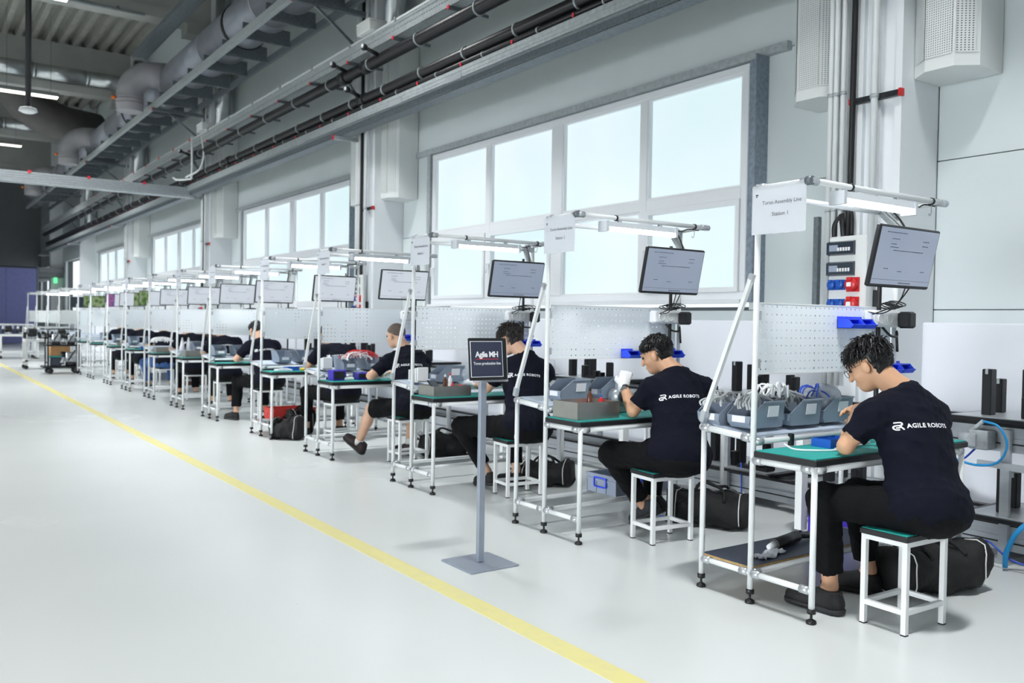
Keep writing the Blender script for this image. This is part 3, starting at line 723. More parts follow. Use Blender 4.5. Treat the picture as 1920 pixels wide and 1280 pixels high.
def bench(simple=False):
    t = thing('workbench', (XB, 0, 0), '-', 'workbench', 'white tubular assembly workbenches')
    xr = 1.17
    for (x, y, z) in ((0, .31, .83), (0, 0, 2.0), (0, -.345, .70), (xr, .31, .83), (xr, 0, 1.99), (TW-.04, -.345, .70)):
        tube_bar((x, y, .062), (x, y, z), 'post', t, sleeve=False); foot(x, y, t)
    zl = .145
    tube_bar((0, .31, zl), (0, 0, zl), 'lower_bar', t); tube_bar((0, 0, zl), (0, -.345, zl), 'lower_bar', t)
    tube_bar((0, .31, zl+.0), (xr, .31, zl), 'lower_bar', t); tube_bar((0, 0, zl), (xr, 0, zl), 'lower_bar', t)
    tube_bar((xr, .31, zl), (xr, 0, zl), 'lower_bar', t)
    tube_bar((0, .33, .815), (0, 0, .79), 'shelf_bar', t, .017); tube_bar((0, .31, .815), (xr, .31, .815), 'shelf_bar', t); tube_bar((0, 0, .775), (xr, 0, .775), 'shelf_bar', t)
    tube_bar((0, 0, .69), (0, -.345, .69), 'table_rail', t, .017); tube_bar((0, -.345, .69), (TW-.04, -.345, .69), 'table_rail', t, .017); tube_bar((TW-.04, -.345, .69), (TW-.04, 0, .69), 'table_rail', t, .017)
    # canopy
    tube_bar((0, .02, 1.985), (0, -.30, 1.985), 'canopy_bar', t, .014); tube_bar((-.02, -.29, 1.985), (1.12, -.29, 1.985), 'canopy_bar', t, .0145); tube_bar((0, 0, 1.955), (xr, 0, 1.955), 'canopy_bar', t, .0145)
    tube_bar((xr, .0, 1.985), (1.10, -.30, 1.985), 'canopy_bar', t, .012, False)
    MB().cyl((1.105, -.29, 1.985), (1.135, -.29, 1.985), .019, n=10).build('end_cap', 'clamp_metal', t)
    MB().cyl((-.01, -.275, 1.985), (-.01, -.305, 1.985), .021, n=10).build('end_cap', 'galvanised_dark', t)
    # diagonal brace with its pivots
    o = MB().bar((-.024, .295, .87), (-.024, .015, 1.55), .021, .021, (1,0,0)).build('brace', 'white_paint', t)
    MB().bar((-.024, .30, .845), (-.024, .285, .90), .028, .028, (1,0,0)).build('pivot', 'clamp_metal', o); MB().bar((-.02, .02, 1.54), (-.02, .006, 1.575), .028, .028, (1,0,0)).build('pivot', 'clamp_metal', o)
    # top and mat
    MB().cbox(-.02, -.365, .706, TW-.01, .012-.03, .736, .004).build('table_top', 'table_black', t)
    MB().box(-.012, -.357, .7355, TW-.018, -.03, .741).build('green_mat', 'mat_green', t)
    # rear shelf sloping to the front
    MB().quadbox([(.02,.02,.792),(xr-.02,.02,.792),(xr-.02,.30,.830),(.02,.30,.830),(.02,.02,.80),(xr-.02,.02,.80),(xr-.02,.30,.838),(.02,.30,.838)]).build('shelf', 'shelf_plate', t)
    # pegboard and its hinges
    pb = MB().box(.035, .012, 1.10, xr-.02, .0145, 1.44)
    pb.build('pegboard', 'white_paint' if simple else 'pegboard', t)
    MB().box(.034, .010, 1.438, xr-.02, .022, 1.444).box(.034, .010, 1.096, xr-.02, .022, 1.102).build('pegboard_edge', 'white_paint', t)
    for z in (1.15, 1.38): MB().box(.012, -.004, z-.022, .036, .016, z+.022).build('hinge', 'clamp_metal', t)
    for xh in (.30, 1.0):   # wire hooks with black ties
        hk = MB().tube([(xh, -.29, 2.004), (xh, -.306, 1.985), (xh, -.29, 1.966), (xh, -.29, 1.93), (xh-.012, -.29, 1.91), (xh-.026, -.29, 1.92)], .0022, 5).build('hook', 'galvanised', t)
        MB().tube([(xh-.006, -.29, 1.985), (xh+.006, -.29, 1.985)], .019, 8).build('tie', 'cable_black', hk)
    return t
b0 = bench(); b1 = bench(True)
benches = []
for i, y in enumerate(YB):
    src = b0 if i < 12 else b1
    lb = 'white tubular workbench with green mat and pegboard, %s in the row' % ORD[i]
    if i >= 12: lb = 'plain white tubular bench with unperforated board, %s of the row' % ORD[i]
    if i in (0, 12): o = src; o.location = (XB, y, 0); o['label'] = lb
    else: o = copy_tree(src, (XB, y, 0), lb)
    benches.append(o)
WHICH = ['nearest', 'second', 'third', 'fourth', 'fifth', 'sixth', 'seventh', 'eighth', 'ninth', 'tenth', 'eleventh', 'twelfth', 'thirteenth', 'fourteenth', 'fifteenth', 'last']

# lamp under the canopy bar
lp = thing('bench_lamp', (XB, 0, 0), '-', 'lamp', 'tube lamps under the bench canopies')
MB().prism([(-.325,1.925),(-.255,1.925),(-.262,1.958),(-.318,1.958)], .20, .80, 'x').build('housing', 'lamp_body', lp)
MB().tube([(.215,-.29,1.922),(.785,-.29,1.922)], .022, 12).build('light_tube', 'lamp_tube', lp)
MB().prism([(-.33,1.896),(-.25,1.896),(-.25,1.96),(-.33,1.96)], .192, .215, 'x').build('end_cap', 'lamp_body', lp); MB().prism([(-.33,1.896),(-.25,1.896),(-.25,1.96),(-.33,1.96)], .785, .806, 'x').build('end_cap', 'lamp_body', lp)
for xx in (.33, .68): MB().box(xx-.012, -.30, 1.958, xx+.012, -.28, 1.972).build('clip', 'clamp_metal', lp)
MB().tube([(.80,-.29,1.95),(.88,-.29,1.945),(.95,-.28,1.965),(1.05,-.28,1.965)], .004, 5).build('cord', 'cable_black', lp)
for i, y in enumerate(YB[:15]):
    lb = 'lit tube lamp under the canopy of the %s bench' % WHICH[i]
    if i == 0: lp.location = (XB, y, 0); lp['label'] = lb
    else: copy_tree(lp, (XB, y, 0), lb)

# monitor on its swing arm
def monitor(screen, lines, pic=None):
    t = thing('monitor', (XB+.76, 0, 1.675), '-', 'monitor', 'monitors hung over the benches')
    R = Matrix.Rotation(math.radians(12), 3, 'X')   # the top leans towards the worker
    def T(mb): return mb.transform(Matrix.Translation((0, -.335, 0))@R.to_4x4())
    T(MB().cbox(-.262, -.008, -.150, .262, .018, .150, .006)).build('frame', 'black_plastic', t)
    T(MB().cbox(-.17, .018, -.09, .17, .04, .09, .01)).build('back_cover', 'black_plastic', t)
    sc = T(MB().box(-.251, -.0095, -.134, .251, -.0082, .139)).build('screen', screen, t)
    if lines:
        rnd = random.Random(3); L = MB()
        for (xx, zz, n_) in ((-.15,.085,5),(-.15,.06,4),(-.15,.045,5),(.12,.085,4),(.12,.062,4),(-.12,.03,16),(-.17,-.06,3),(-.05,-.07,3),(.15,-.065,3),(.05,.03,6),(-.2,.115,12)):
            for j in range(n_):
                wl_ = rnd.uniform(.006,.013); L.box(xx, -.0103, zz, xx+wl_, -.0097, zz+.0042); xx += wl_+.004
        L.box(-.251,-.0103,-.112,.251,-.0097,-.1105)
        for j in range(9): L.box(-.02+j*.012, -.0103, -.128, -.013+j*.012, -.0097, -.121)
        T(L).build('screen_text', 'ink_light', t)
    if pic:
        T(MB().box(pic[1], -.0106, -.134, pic[2], -.0098, .139)).build('screen_picture', pic[0], t)
    # arm from the canopy end down to the back of the screen
    MB().bar((.34, .01, .29), (.20, -.27, .09), .036, .03).build('arm', 'galvanised', t)
    MB().cyl((.345, .045-.08, .30), (.345, -.0, .30), .026, n=10).build('arm_clamp', 'machine_light', t)
    MB().tube([(.345,.0,.31),(.30,-.06,.30),(.25,-.16,.22),(.19,-.26,.10),(.16,-.30,.0)], .0055, 6).build('cable', 'cable_black', t)
    MB().tube([(.06,-.31,-.14),(.07,-.28,-.20),(.12,-.2,-.25),(.18,-.1,-.27),(.2,-.02,-.26)], .0035, 5).build('cable', 'cable_black', t)
    MB().tube([(.10,-.31,-.14),(.12,-.26,-.19),(.15,-.2,-.23),(.11,-.12,-.27),(.22,-.03,-.27)], .0035, 5).build('cable', 'cable_black', t)
    MB().tube([(.30,-.02,.2),(.31,-.015,-.1),(.31,-.012,-.5),(.305,-.012,-.9)], .012, 6).build('cable_sleeve', 'cable_black', t)
    return t
mon_doc = monitor('screen_document', True); mon_pale = monitor('screen_pale', True)
mon_a = monitor('screen_pale', False, ('screen_garden', -.251, -.06)); mon_b = monitor('screen_magenta', False, ('screen_pale', -.06, .12)); mon_c = monitor('screen_garden', False); mon_d = monitor('screen_pale', False, ('screen_garden', .02, .14)); mon_off = monitor('breaker_dark', False)
SEL = [mon_doc, mon_doc, mon_doc, mon_pale, mon_pale, mon_pale, mon_pale, mon_pale, mon_pale, mon_a, mon_d, mon_b, mon_c, mon_off]
DX = [-.075, 0, .0, -.02, -.05, -.02, .0, .02, .0, 0, 0, 0, 0, 0]; used = set()
MLAB = ['dark framed monitor showing a grey document over the nearest bench', 'dark framed monitor with a diagram over the second bench', 'dark framed monitor over the third bench, behind the standing sign']
for i in range(14):
    lb = MLAB[i] if i < 3 else 'monitor with %s screen hung over the %s bench' % ({9: 'green and white', 10: 'white and green', 11: 'purple picture', 12: 'green picture', 13: 'dark switched off'}.get(i, 'pale document'), WHICH[i])
    s_ = SEL[i]; loc = (XB+.76+DX[i], YB[i], 1.675)
    if s_.name in used: copy_tree(s_, loc, lb, rz=(0, 0, .02, -.03, .04, 0, .03, -.02)[i % 8])
    else: used.add(s_.name); s_.location = loc; s_['label'] = lb

# paper station signs hanging from the canopy bar, facing the aisle
M_face = Matrix(((0,0,-1,0),(-1,0,0,0),(0,1,0,0),(0,0,0,1)))   # text x runs to -y, text y up, normal to -x
for i in range(11):
    t = thing('station_sign', (XB-.019, YB[i]-.13, 1.868), ('large near paper sign reading Torso Assembly Line, Station 1', 'paper sign reading Station 2 in front of the big window', 'paper sign reading Station 3 left of the standing dark sign')[i] if i < 3 else 'white paper station sign hanging on the canopy of the %s bench' % WHICH[i], 'sign', 'paper station signs')
    MB().box(-.001, -.149, -.105, .001, .149, .105).build('sheet', 'paper', t)
    MB().box(-.0016, -.152, -.108, -.0013, .152, .122).build('plastic_sleeve', 'glass_clear', t)
    text('lettering', 'Torso Assembly Line', .0255, 'ink', t, Matrix.Translation((-.0022, -.018, .038))@M_face)
    text('lettering', 'Station %d' % (i+1), .0265, 'ink', t, Matrix.Translation((-.0022, -.012, -.017))@M_face)
    MB().box(-.0022, .115, .075, -.0019, .13, .082).box(-.0022, .12, .068, -.0019, .128, .073).build('mark', 'ink', t)

# power strip, adapters and small blue bins on the pegboards
def power_strip(i, label):
    t = thing('power_strip', (XB, YB[i], 0), label, 'power strip', 'white power strips on the pegboards')
    MB().cbox(.88, -.055, 1.335, 1.16, .006, 1.425, .012).build('housing', 'white_plastic', t)
    for xx in (.95, 1.03): MB().lathe([(.03,0),(.03,-.006),(.024,-.007),(.022,-.003)], (xx, -.055, 1.38), 14, 'y').build('socket', 'socket_grey', t)
    MB().cbox(1.10, -.13, 1.33, 1.17, -.056, 1.42, .01).build('adapter', 'black_plastic', t)
    c_ = MB(); rnd = random.Random(i)
    for j in range(4):
        c_.tube([(1.0+.05*math.cos(a)*1.6+.03*j, -.06+.02*math.sin(a), 1.445+.014*math.sin(a*1.0)+.006*j) for a in np.linspace(0, 6.28, 12)], .0035, 5)
    c_.build('cable_coil', 'cable_black', t)
    MB().tube([(1.02,-.02,1.335),(1.05,-.05,1.29),(1.13,-.04,1.285),(1.16,-.02,1.31),(1.17,-.022,1.2)], .007, 6).build('cable', 'cable_black', t)
for i in range(8): power_strip(i, 'white power strip with black adapter on the pegboard of the %s bench' % WHICH[i])
def pick_bin(loc, label, rz=0):
    t = thing('small_blue_bin', loc, label, 'storage bin', 'small blue bins hooked on the pegboards', rz)
    o = MB(); w_, d_, h_ = .052, .10, .05
    o.prism([(0,0),(-d_*.8,0),(-d_,.022),(-d_*.9,.024),(-d_*.65,h_),(0,h_)][::-1], -w_, -w_+.003, 'x'); o.prism([(0,0),(-d_*.8,0),(-d_,.022),(-d_*.9,.024),(-d_*.65,h_),(0,h_)][::-1], w_-.003, w_, 'x')
    o.box(-w_,-d_*.82,0,w_,0,.003).box(-w_,-.003,0,w_,0,h_+.012).bar((0,-d_*.81,.002),(0,-d_,.022),2*w_,.003)
    o.build('body', 'bin_bright_blue', t); MB().box(-w_-.004,-d_*.66,h_-.004,w_+.004,-.002,h_).box(-w_+.006,-d_*.655,h_-.005,w_-.006,-.004,h_+.001).build('rim', 'bin_bright_blue', t)
for j, (i, xx, z, lb) in enumerate(((0,.71,1.325,'small blue bin left of the power strip on the nearest pegboard'), (0,.82,1.325,'small blue bin beside the power strip on the nearest pegboard'), (0,1.08,1.085,'small blue bin low on the nearest pegboard, left of the last one'), (0,1.195,1.085,'rightmost small blue bin low on the nearest pegboard'),
    (1,.69,1.10,'small blue bin left of the second worker head'), (1,.99,1.10,'small blue bin just right of the second worker head'), (1,1.10,1.10,'rightmost small blue bin on the second pegboard'), (2,1.05,1.12,'small blue bin right of the third worker head'), (2,1.17,1.12,'small blue bin at the far right of the third pegboard'), (3,.95,1.12,'small blue bin right of the fourth worker head'), (3,1.06,1.12,'small blue bin at the right end of the fourth pegboard'), (4,.99,1.12,'small blue bin on the fifth pegboard'))):
    pick_bin((XB+xx, YB[i]+.011, z), lb)

# stools
def stool():
    t = thing('stool', (0, 0, 0), '-', 'stool', 'square white steel stools')
    a, b_, s_ = .145, .10, .0115
    for x in (-a, a):
        for y in (-b_, b_):
            MB().box(x-s_, y-s_, .006, x+s_, y+s_, .405).build('leg', 'white_paint', t); MB().box(x-s_-.001, y-s_-.001, 0, x+s_+.001, y+s_+.001, .006).build('foot_pad', 'black_plastic', t)
    for z in (.10, .395):
        for y in (-b_, b_): MB().box(-a+s_, y-s_*.9, z-.011, a-s_, y+s_*.9, z+.011).build('rail', 'white_paint', t)
        for x in (-a, a): MB().box(x-s_*.9, -b_+s_, z-.011, x+s_*.9, b_-s_, z+.011).build('rail', 'white_paint', t)
    MB().cbox(-a-.02, -b_-.016, .4065, a+.02, b_+.016, .432, .003).build('seat', 'table_black', t)
    MB().box(-a-.013, -b_-.009, .432, a+.013, b_+.009, .4345).build('seat_mat', 'mat_green', t)
    return t
ST = [(3.71, 2.165, -.03), (3.875, 3.85, -.12), (3.93, 5.46, -.1), (3.93, 7.24, .05), (4.03, 8.97, .1), (3.9, 10.96, -.05), (3.88, 12.6, .04), (3.9, 14.32, 0), (3.9, 16.1, .06), (3.9, 17.8, 0), (3.9, 19.6, 0)]
st0 = stool()
for i, (x, y, r) in enumerate(ST):
    lb = 'white steel stool with black seat under the %s worker' % WHICH[i]
    if i == 0: st0.location = (x, y, 0); st0.rotation_euler = (0,0,r); st0['label'] = lb
    else: copy_tree(st0, (x, y, 0), lb, r)

# ================================================================== things on, under and beside the benches
def stack_bin(w_, d_, h_, name='storage_bin', m_='bin_grey'):
    """open fronted bin; front faces -y, origin at bottom centre"""
    t = thing(name, (0, 0, 0), '-', 'storage bin')
    prof = [(-d_/2+.02,0),(d_/2,0),(d_/2,h_),(-d_/2+d_*.38,h_),(-d_/2,h_*.48),(-d_/2,h_*.2)]
    e = .004
    def side(x0, x1, sk):
        q = MB().prism(prof, x0, x1, 'x')
        q.v = [(v[0]+sk*v[2]*.12, v[1], v[2]) for v in q.v]; return q
    b_ = side(-w_/2, -w_/2+e, -1); c_ = side(w_/2-e, w_/2, 1)
    for q in (c_,): n_ = len(b_.v); b_.v += q.v; b_.f += [tuple(k+n_ for k in f) for f in q.f]; b_.s += q.s
    b_.box(-w_/2, -d_/2+.02, 0, w_/2, d_/2, e)
    k = .12*h_
    b_.quadbox([(-w_/2,d_/2-e,0),(w_/2,d_/2-e,0),(w_/2,d_/2,0),(-w_/2,d_/2,0),(-w_/2-k,d_/2-e,h_),(w_/2+k,d_/2-e,h_),(w_/2+k,d_/2,h_),(-w_/2-k,d_/2,h_)])
    b_.quadbox([(-w_/2,-d_/2+.02,0),(w_/2,-d_/2+.02,0),(w_/2,-d_/2+.024,0),(-w_/2,-d_/2+.024,0),(-w_/2-k*.2,-d_/2,h_*.2),(w_/2+k*.2,-d_/2,h_*.2),(w_/2+k*.2,-d_/2+.004,h_*.2),(-w_/2-k*.2,-d_/2+.004,h_*.2)])
    b_.quadbox([(-w_/2-k*.2,-d_/2,h_*.2),(w_/2+k*.2,-d_/2,h_*.2),(w_/2+k*.2,-d_/2+.004,h_*.2),(-w_/2-k*.2,-d_/2+.004,h_*.2),(-w_/2-k*.48,-d_/2,h_*.48),(w_/2+k*.48,-d_/2,h_*.48),(w_/2+k*.48,-d_/2+.004,h_*.48),(-w_/2-k*.48,-d_/2+.004,h_*.48)])
    b_.build('body', m_, t)
    MB().box(-w_/2-k-.005, -d_/2+d_*.36, h_-.004, -w_/2-k+.005, d_/2, h_+.003).box(w_/2+k-.005, -d_/2+d_*.36, h_-.004, w_/2+k+.005, d_/2, h_+.003).box(-w_/2-k-.005, d_/2-.008, h_-.004, w_/2+k+.005, d_/2+.003, h_+.003).build('rim', m_, t)
    o = MB().quadbox([(w_/2+.055*h_, .0, h_*.42),(w_/2+.055*h_, d_*.32, h_*.42),(w_/2+.105*h_, d_*.32, h_*.84),(w_/2+.105*h_, 0, h_*.84),(w_/2+.055*h_+.003, .0, h_*.42),(w_/2+.055*h_+.003, d_*.32, h_*.42),(w_/2+.105*h_+.003, d_*.32, h_*.84),(w_/2+.105*h_+.003, 0, h_*.84)])
    o.build('label_card', 'paper', t)
    MB().box(-w_*.3, -d_/2-.0015, h_*.22, w_*.3, -d_/2-.0003, h_*.46).build('label_card', 'paper', t)
    return t
BIN = stack_bin(.135, .25, .13)
_bu = set()
def put_bin(proto, loc, label, rz=0):
    if proto.name not in _bu:
        _bu.add(proto.name); proto.location = loc; proto.rotation_euler = (0, 0, rz); proto['label'] = label; return proto
    return copy_tree(proto, loc, label, rz)
SH = .832
hpi = math.pi/2
# nearest bench: big bins turned to the aisle, brimming with cables
for (x, y, lb) in ((.17, .13, 'grey bin full of cables nearest the post on the nearest bench'), (.46, .12, 'grey bin of cables in the middle of the nearest bench shelf'), (.75, .13, 'grey bin of clear bags right of the cable bins'), (.13, .27+.02, 'grey bin at the back left of the nearest bench shelf'), ):
    put_bin(BIN, (XB+x, YB[0]+y, SH-.006), lb, -hpi)
def cables(name, c, sx, sy, n_, seed, label, m_='cable_grey', loops=True, rad=.0045):
    rnd = random.Random(seed); mb = MB()
    for j in range(n_):
        pts = []
        a0 = rnd.uniform(0, 6.28); ph = rnd.uniform(0, 6.28)
        if loops and j < n_*.65:
            if j % 6 == 0: cx, cy, ra, tilt, sw, dr = rnd.uniform(-.25, .25)*sx, rnd.uniform(-.5, .5)*sy, rnd.uniform(.5, .95), rnd.uniform(.35, 1.0), rnd.uniform(-.9, .9), rnd.uniform(.2, .5)
            e = rnd.uniform(-1, 1)
            for k in range(12):
                a = 3.5*k/11-.2
                pts.append((c[0]+cx+sx*(ra+.05*e)*math.cos(a), c[1]+cy+sy*sw*math.cos(a)+.011*e+sy*dr*math.sin(a), c[2]+.01+(.075*tilt+.006*e)*max(-.35, math.sin(a))+rnd.uniform(-.002, .002)))
        else:
            x0, y0 = rnd.uniform(-.8, .8)*sx, rnd.uniform(-.8, .8)*sy
            x1, y1 = rnd.uniform(-.9, .9)*sx, rnd.uniform(-.9, .9)*sy
            for k in range(7):
                u = k/6; pts.append((c[0]+x0+(x1-x0)*u+.02*math.sin(5*u+ph), c[1]+y0+(y1-y0)*u+.02*math.cos(4*u+ph), c[2]+.02+.05*math.sin(3.14*u)*rnd.uniform(.6, 1.4)))
        mb.tube(pts, rad, 5)
    o = mb.build(name, m_); tag(o, label, 'cable', kind='stuff'); return o
for j, (x, y, lb) in enumerate(((.15, .12, 'looped grey cables in the bin nearest the post'), (.44, .11, 'looped grey cables heaped in the middle bin of the nearest bench'), (.12, .28, 'grey cables in the back left bin of the nearest bench'))):
    cables('cable_tangle', (XB+x, YB[0]+y, SH+.085), .13, .06, 21, 11+j, lb, 'cable_grey', True, .005)
cables('connector_tangle', (XB+.36, YB[0]+.16, SH+.12), .16, .10, 18, 31, 'white connector ends and short leads on top of the cable bins', 'white_plastic', False, .0055)
cables('blue_lead_tangle', (XB+.66, YB[0]+.10, SH+.11), .12, .10, 9, 41, 'blue and white leads hanging over the right bins of the nearest bench', 'cable_blue', True, .004)
def clear_bag(loc, r, label, seed):
    mb = MB().ell((0,0,r[2]), r, 18, 12); rnd = random.Random(seed)
    mb.v = [(v[0]*(1+rnd.uniform(-.16,.16)), v[1]*(1+rnd.uniform(-.16,.16)), max(0, v[2]*(1+rnd.uniform(-.12,.12)))) for v in mb.v]
    o = mb.build('plastic_bag', 'foil'); o.location = loc; tag(o, label, 'plastic bag')
clear_bag((XB+.74, YB[0]+.13, SH+.05), (.10, .08, .07), 'crumpled clear plastic bag in the right bin of the nearest bench', 3)
clear_bag((XB+.56, YB[2]+.08, SH), (.07, .06, .06), 'blue tinted plastic bag on the third bench behind the metal tray', 4)
def tray_blue(loc, label, rz=0, sx=.19, sy=.11, m_='bin_blue'):
    t = thing('divided_tray', loc, label, 'parts tray', None, rz)
    h_ = .042
    MB().box(-sx/2,-sy/2,0,sx/2,sy/2,.003).box(-sx/2,-sy/2,.003,sx/2,-sy/2+.004,h_).box(-sx/2,sy/2-.004,.003,sx/2,sy/2,h_).box(-sx/2,-sy/2+.004,.003,-sx/2+.004,sy/2-.004,h_).box(sx/2-.004,-sy/2+.004,.003,sx/2,sy/2-.004,h_).build('body', m_, t)
    for x in (-sx/6, sx/6): MB().box(x-.002, -sy/2+.004, .003, x+.002, sy/2-.004, h_-.004).build('divider', m_, t)
    MB().box(0, -sy/2-.0015, .006, sx*.24, -sy/2, h_-.004).build('label_card', 'paper', t)
tray_blue((XB+.44, YB[0]-.13, .741), 'blue divided parts tray on the green mat of the nearest bench', .0)
tray_blue((XB+.38, YB[4]-.12, .741), 'long blue parts tray on the fifth bench', 0, .3, .1)
tray_blue((XB+.36, YB[8]-.14, .741), 'pale blue parts tray on the ninth bench', 0, .3, .1, 'bin_blue')
cb = thing('loose_cable', (XB, YB[0], .741), 'white cable lying across the green mat of the nearest bench', 'cable')
MB().tube([(.10,-.10,.03),(.13,-.14,.008),(.22,-.22,.006),(.33,-.25,.006),(.45,-.23,.008),(.6,-.20,.008)], .0045, 6).build('lead', 'white_plastic', cb)
MB().tube([(.30,-.24,.01),(.36,-.23,.012),(.5,-.20,.012),(.66,-.19,.01)], .006, 6).build('lead', 'cable_grey', cb); MB().cbox(.30,-.262,.002,.34,-.24,.018).build('connector', 'galvanised', cb)
cl = thing('clamp_block', (XB+.27, YB[0]-.012, .741), 'small black clip on the shelf rail of the nearest bench', 'clip'); MB().cbox(-.012,-.012,0,.012,.012,.06,.003).build('body', 'black_plastic', cl)
# lower board of the nearest bench with cloth and tool
lb_ = thing('lower_board', (XB, YB[0], .162), 'dark laminated board lying on the lower bars of the nearest bench', 'board')
MB().box(-.0, .0, 0, 1.12, .31, .011).build('core', 'chipboard', lb_); MB().box(.001, .001, .011, 1.119, .309, .013).build('laminate', 'dark_board', lb_)
cw = MB(); rnd = random.Random(5); n_ = 12
for a in range(n_):
    for c_ in range(n_): cw.v.append((-.11+.22*a/(n_-1), -.035+.07*c_/(n_-1)+.01*math.sin(a), .004+.018*abs(math.sin(a*1.3+c_*.7))*rnd.random()))
for a in range(n_-1):
    for c_ in range(n_-1): k = a*n_+c_; cw.f.append((k, k+n_, k+n_+1, k+1)); cw.s.append(True)
i_ = len(cw.v); cw.v += [(v[0], v[1], v[2]-.004) for v in cw.v[:i_]]; cw.f += [tuple(q+i_ for q in f[::-1]) for f in cw.f]; cw.s += [True]*(len(cw.f)-len(cw.s))
o = cw.build('wiping_cloth', 'cloth_white'); o.location = (XB+.24, YB[0]+.08, .177); o.rotation_euler = (0,0,.25); tag(o, 'crumpled white wiping cloth on the lower board of the nearest bench', 'cloth')
gt = thing('black_tool', (XB+.34, YB[0]+.13, .177), 'black cylindrical tool lying beside the white cloth', 'tool', None, .2)
MB().cyl((0,0,.03),(.26,0,.03),.03,n=14).build('barrel', 'black_plastic', gt); MB().cyl((-.06,0,.028),(0,0,.028),.012,.02,10).build('nozzle', 'white_plastic', gt); MB().tube([(.26,0,.03),(.34,-.02,.02),(.46,-.05,.012)],.012,8).build('handle','black_plastic',gt)

def crate(name, loc, s_, m_, label, rz=0, handle=None, low=False):
    t = thing(name, loc, label, 'crate', None, rz); x, y, z = s_
    e = .006
    MB().box(-x/2,-y/2,0,x/2,y/2,e).box(-x/2,-y/2,e,x/2,-y/2+e,z).box(-x/2,y/2-e,e,x/2,y/2,z).box(-x/2,-y/2+e,e,-x/2+e,y/2-e,z).box(x/2-e,-y/2+e,e,x/2,y/2-e,z).build('body', m_, t)
    for zz in (z-.018, z-.05):
        MB().box(-x/2-.008,-y/2-.008,zz,x/2+.008,-y/2,zz+.016).box(-x/2-.008,y/2,zz,x/2+.008,y/2+.008,zz+.016).box(-x/2-.008,-y/2,zz,-x/2,y/2,zz+.016).box(x/2,-y/2,zz,x/2+.008,y/2,zz+.016).build('rim', m_, t)
    for k in range(5):
        xx = -x/2+x*(k+.0)/4
        MB().box(xx-.005, -y/2-.006, .0, xx+.005, -y/2, z-.05).build('rib', m_, t); 
    for k in range(4): yy = -y/2+y*k/3; MB().box(-x/2-.006, yy-.005, 0, -x/2, yy+.005, z-.05).build('rib', m_, t)
    if handle:
        MB().tube([(-x/2-.012, a_, b_) for a_, b_ in ((-.05,z*.35),(.05,z*.35),(.06,z*.45),(.06,z*.75),(.05,z*.82),(-.05,z*.82),(-.06,z*.75),(-.06,z*.45),(-.05,z*.35))], .006, 6).build('handle', handle, t)
        MB().tube([(a_, -y/2-.012, b_) for a_, b_ in ((-.05,z*.35),(.05,z*.35),(.06,z*.45),(.06,z*.75),(.05,z*.82),(-.05,z*.82),(-.06,z*.75),(-.06,z*.45),(-.05,z*.35))], .006, 6).build('handle', handle, t)
    return t
crate('plastic_crate', (4.90, 3.24, .0), (.34, .32, .26), 'crate_purple', 'purple plastic crate on the floor behind the nearest bench')
crate('plastic_crate', (4.24, 4.52, .162), (.56, .30, .13), 'crate_grey', 'grey plastic crate with blue handle under the second bench', 0, 'bin_bright_blue')
crate('plastic_crate', (3.78, 9.86, .16), (.5, .3, .13), 'crate_red', 'red plastic crate under the fifth bench')
crate('plastic_crate', (3.95, 16.9, .16), (.5, .3, .12), 'crate_grey', 'grey plastic crate under the ninth bench')
# metal trays
def metal_tray(loc, sx, sy, h_, label, rz=0):
    t = thing('metal_tray', loc, label, 'tray', 'sheet steel trays', rz)
    e = .003
    MB().box(-sx/2,-sy/2,0,sx/2,sy/2,e).box(-sx/2,-sy/2,e,sx/2,-sy/2+e,h_).box(-sx/2,sy/2-e,e,sx/2,sy/2,h_).box(-sx/2,-sy/2+e,e,-sx/2+e,sy/2-e,h_).box(sx/2-e,-sy/2+e,e,sx/2,sy/2-e,h_).build('body', 'steel_tray', t)
    MB().box(-sx/2+e,-sy/2+e,h_*.45,sx/2-e,sy/2-e,h_*.5).build('liner', 'white_paint', t)
    return t
metal_tray((XB+.18, YB[1]-.18, .742), .34, .24, .105, 'sheet steel tray of small parts on the second bench')
metal_tray((XB+.20, YB[2]-.17, .742), .34, .24, .08, 'sheet steel tray of bottles and caps on the third bench')
metal_tray((XB+.22, YB[6]-.17, .742), .34, .22, .09, 'sheet steel tray on the seventh bench')
metal_tray((XB+.22, YB[7]-.17, .742), .34, .22, .09, 'sheet steel tray on the eighth bench')
def bottle(loc, r, h_, body, cap, label):
    t = thing('bottle', loc, label, 'bottle')
    MB().lathe([(r*.9,0),(r,.004),(r,h_*.6),(r*.5,h_*.72),(r*.45,h_*.8)], n=12).build('body', body, t); MB().lathe([(r*.5,h_*.8),(r*.5,h_*.92),(r*.2,h_*.94),(r*.12,h_)], n=10).build('cap', cap, t)
bz = .742+.046
bottle((XB+.20, YB[1]-.19, bz), .018, .15, 'liquid_brown', 'black_plastic', 'dark bottle with a pump standing in the second bench tray')
bottle((XB+.335, YB[1]-.14, bz), .015, .09, 'red_plug', 'blue_plug', 'small red bottle at the right of the second bench tray')
bottle((XB+.27, YB[1]-.12, bz), .010, .06, 'orange', 'red_cap', 'tiny orange capped tube in the second bench tray')
bottle((XB+.22, YB[2]-.14, bz), .018, .12, 'liquid_brown', 'white_plastic', 'brown bottle in the third bench tray')
bottle((XB+.29, YB[2]-.10, bz), .015, .13, 'white_plastic', 'red_cap', 'white bottle with red cap in the third bench tray')
bottle((XB+.24, YB[2]-.22, bz), .012, .06, 'red_plug', 'red_cap', 'little red bottle at the front of the third bench tray')
o = MB().ell((0,0,.018),(.018,.018,.018)).build('red_ball', 'crate_red'); o.location = (XB+.345, YB[2]-.17, bz); tag(o, 'red round knob at the right end of the third bench tray', 'knob')
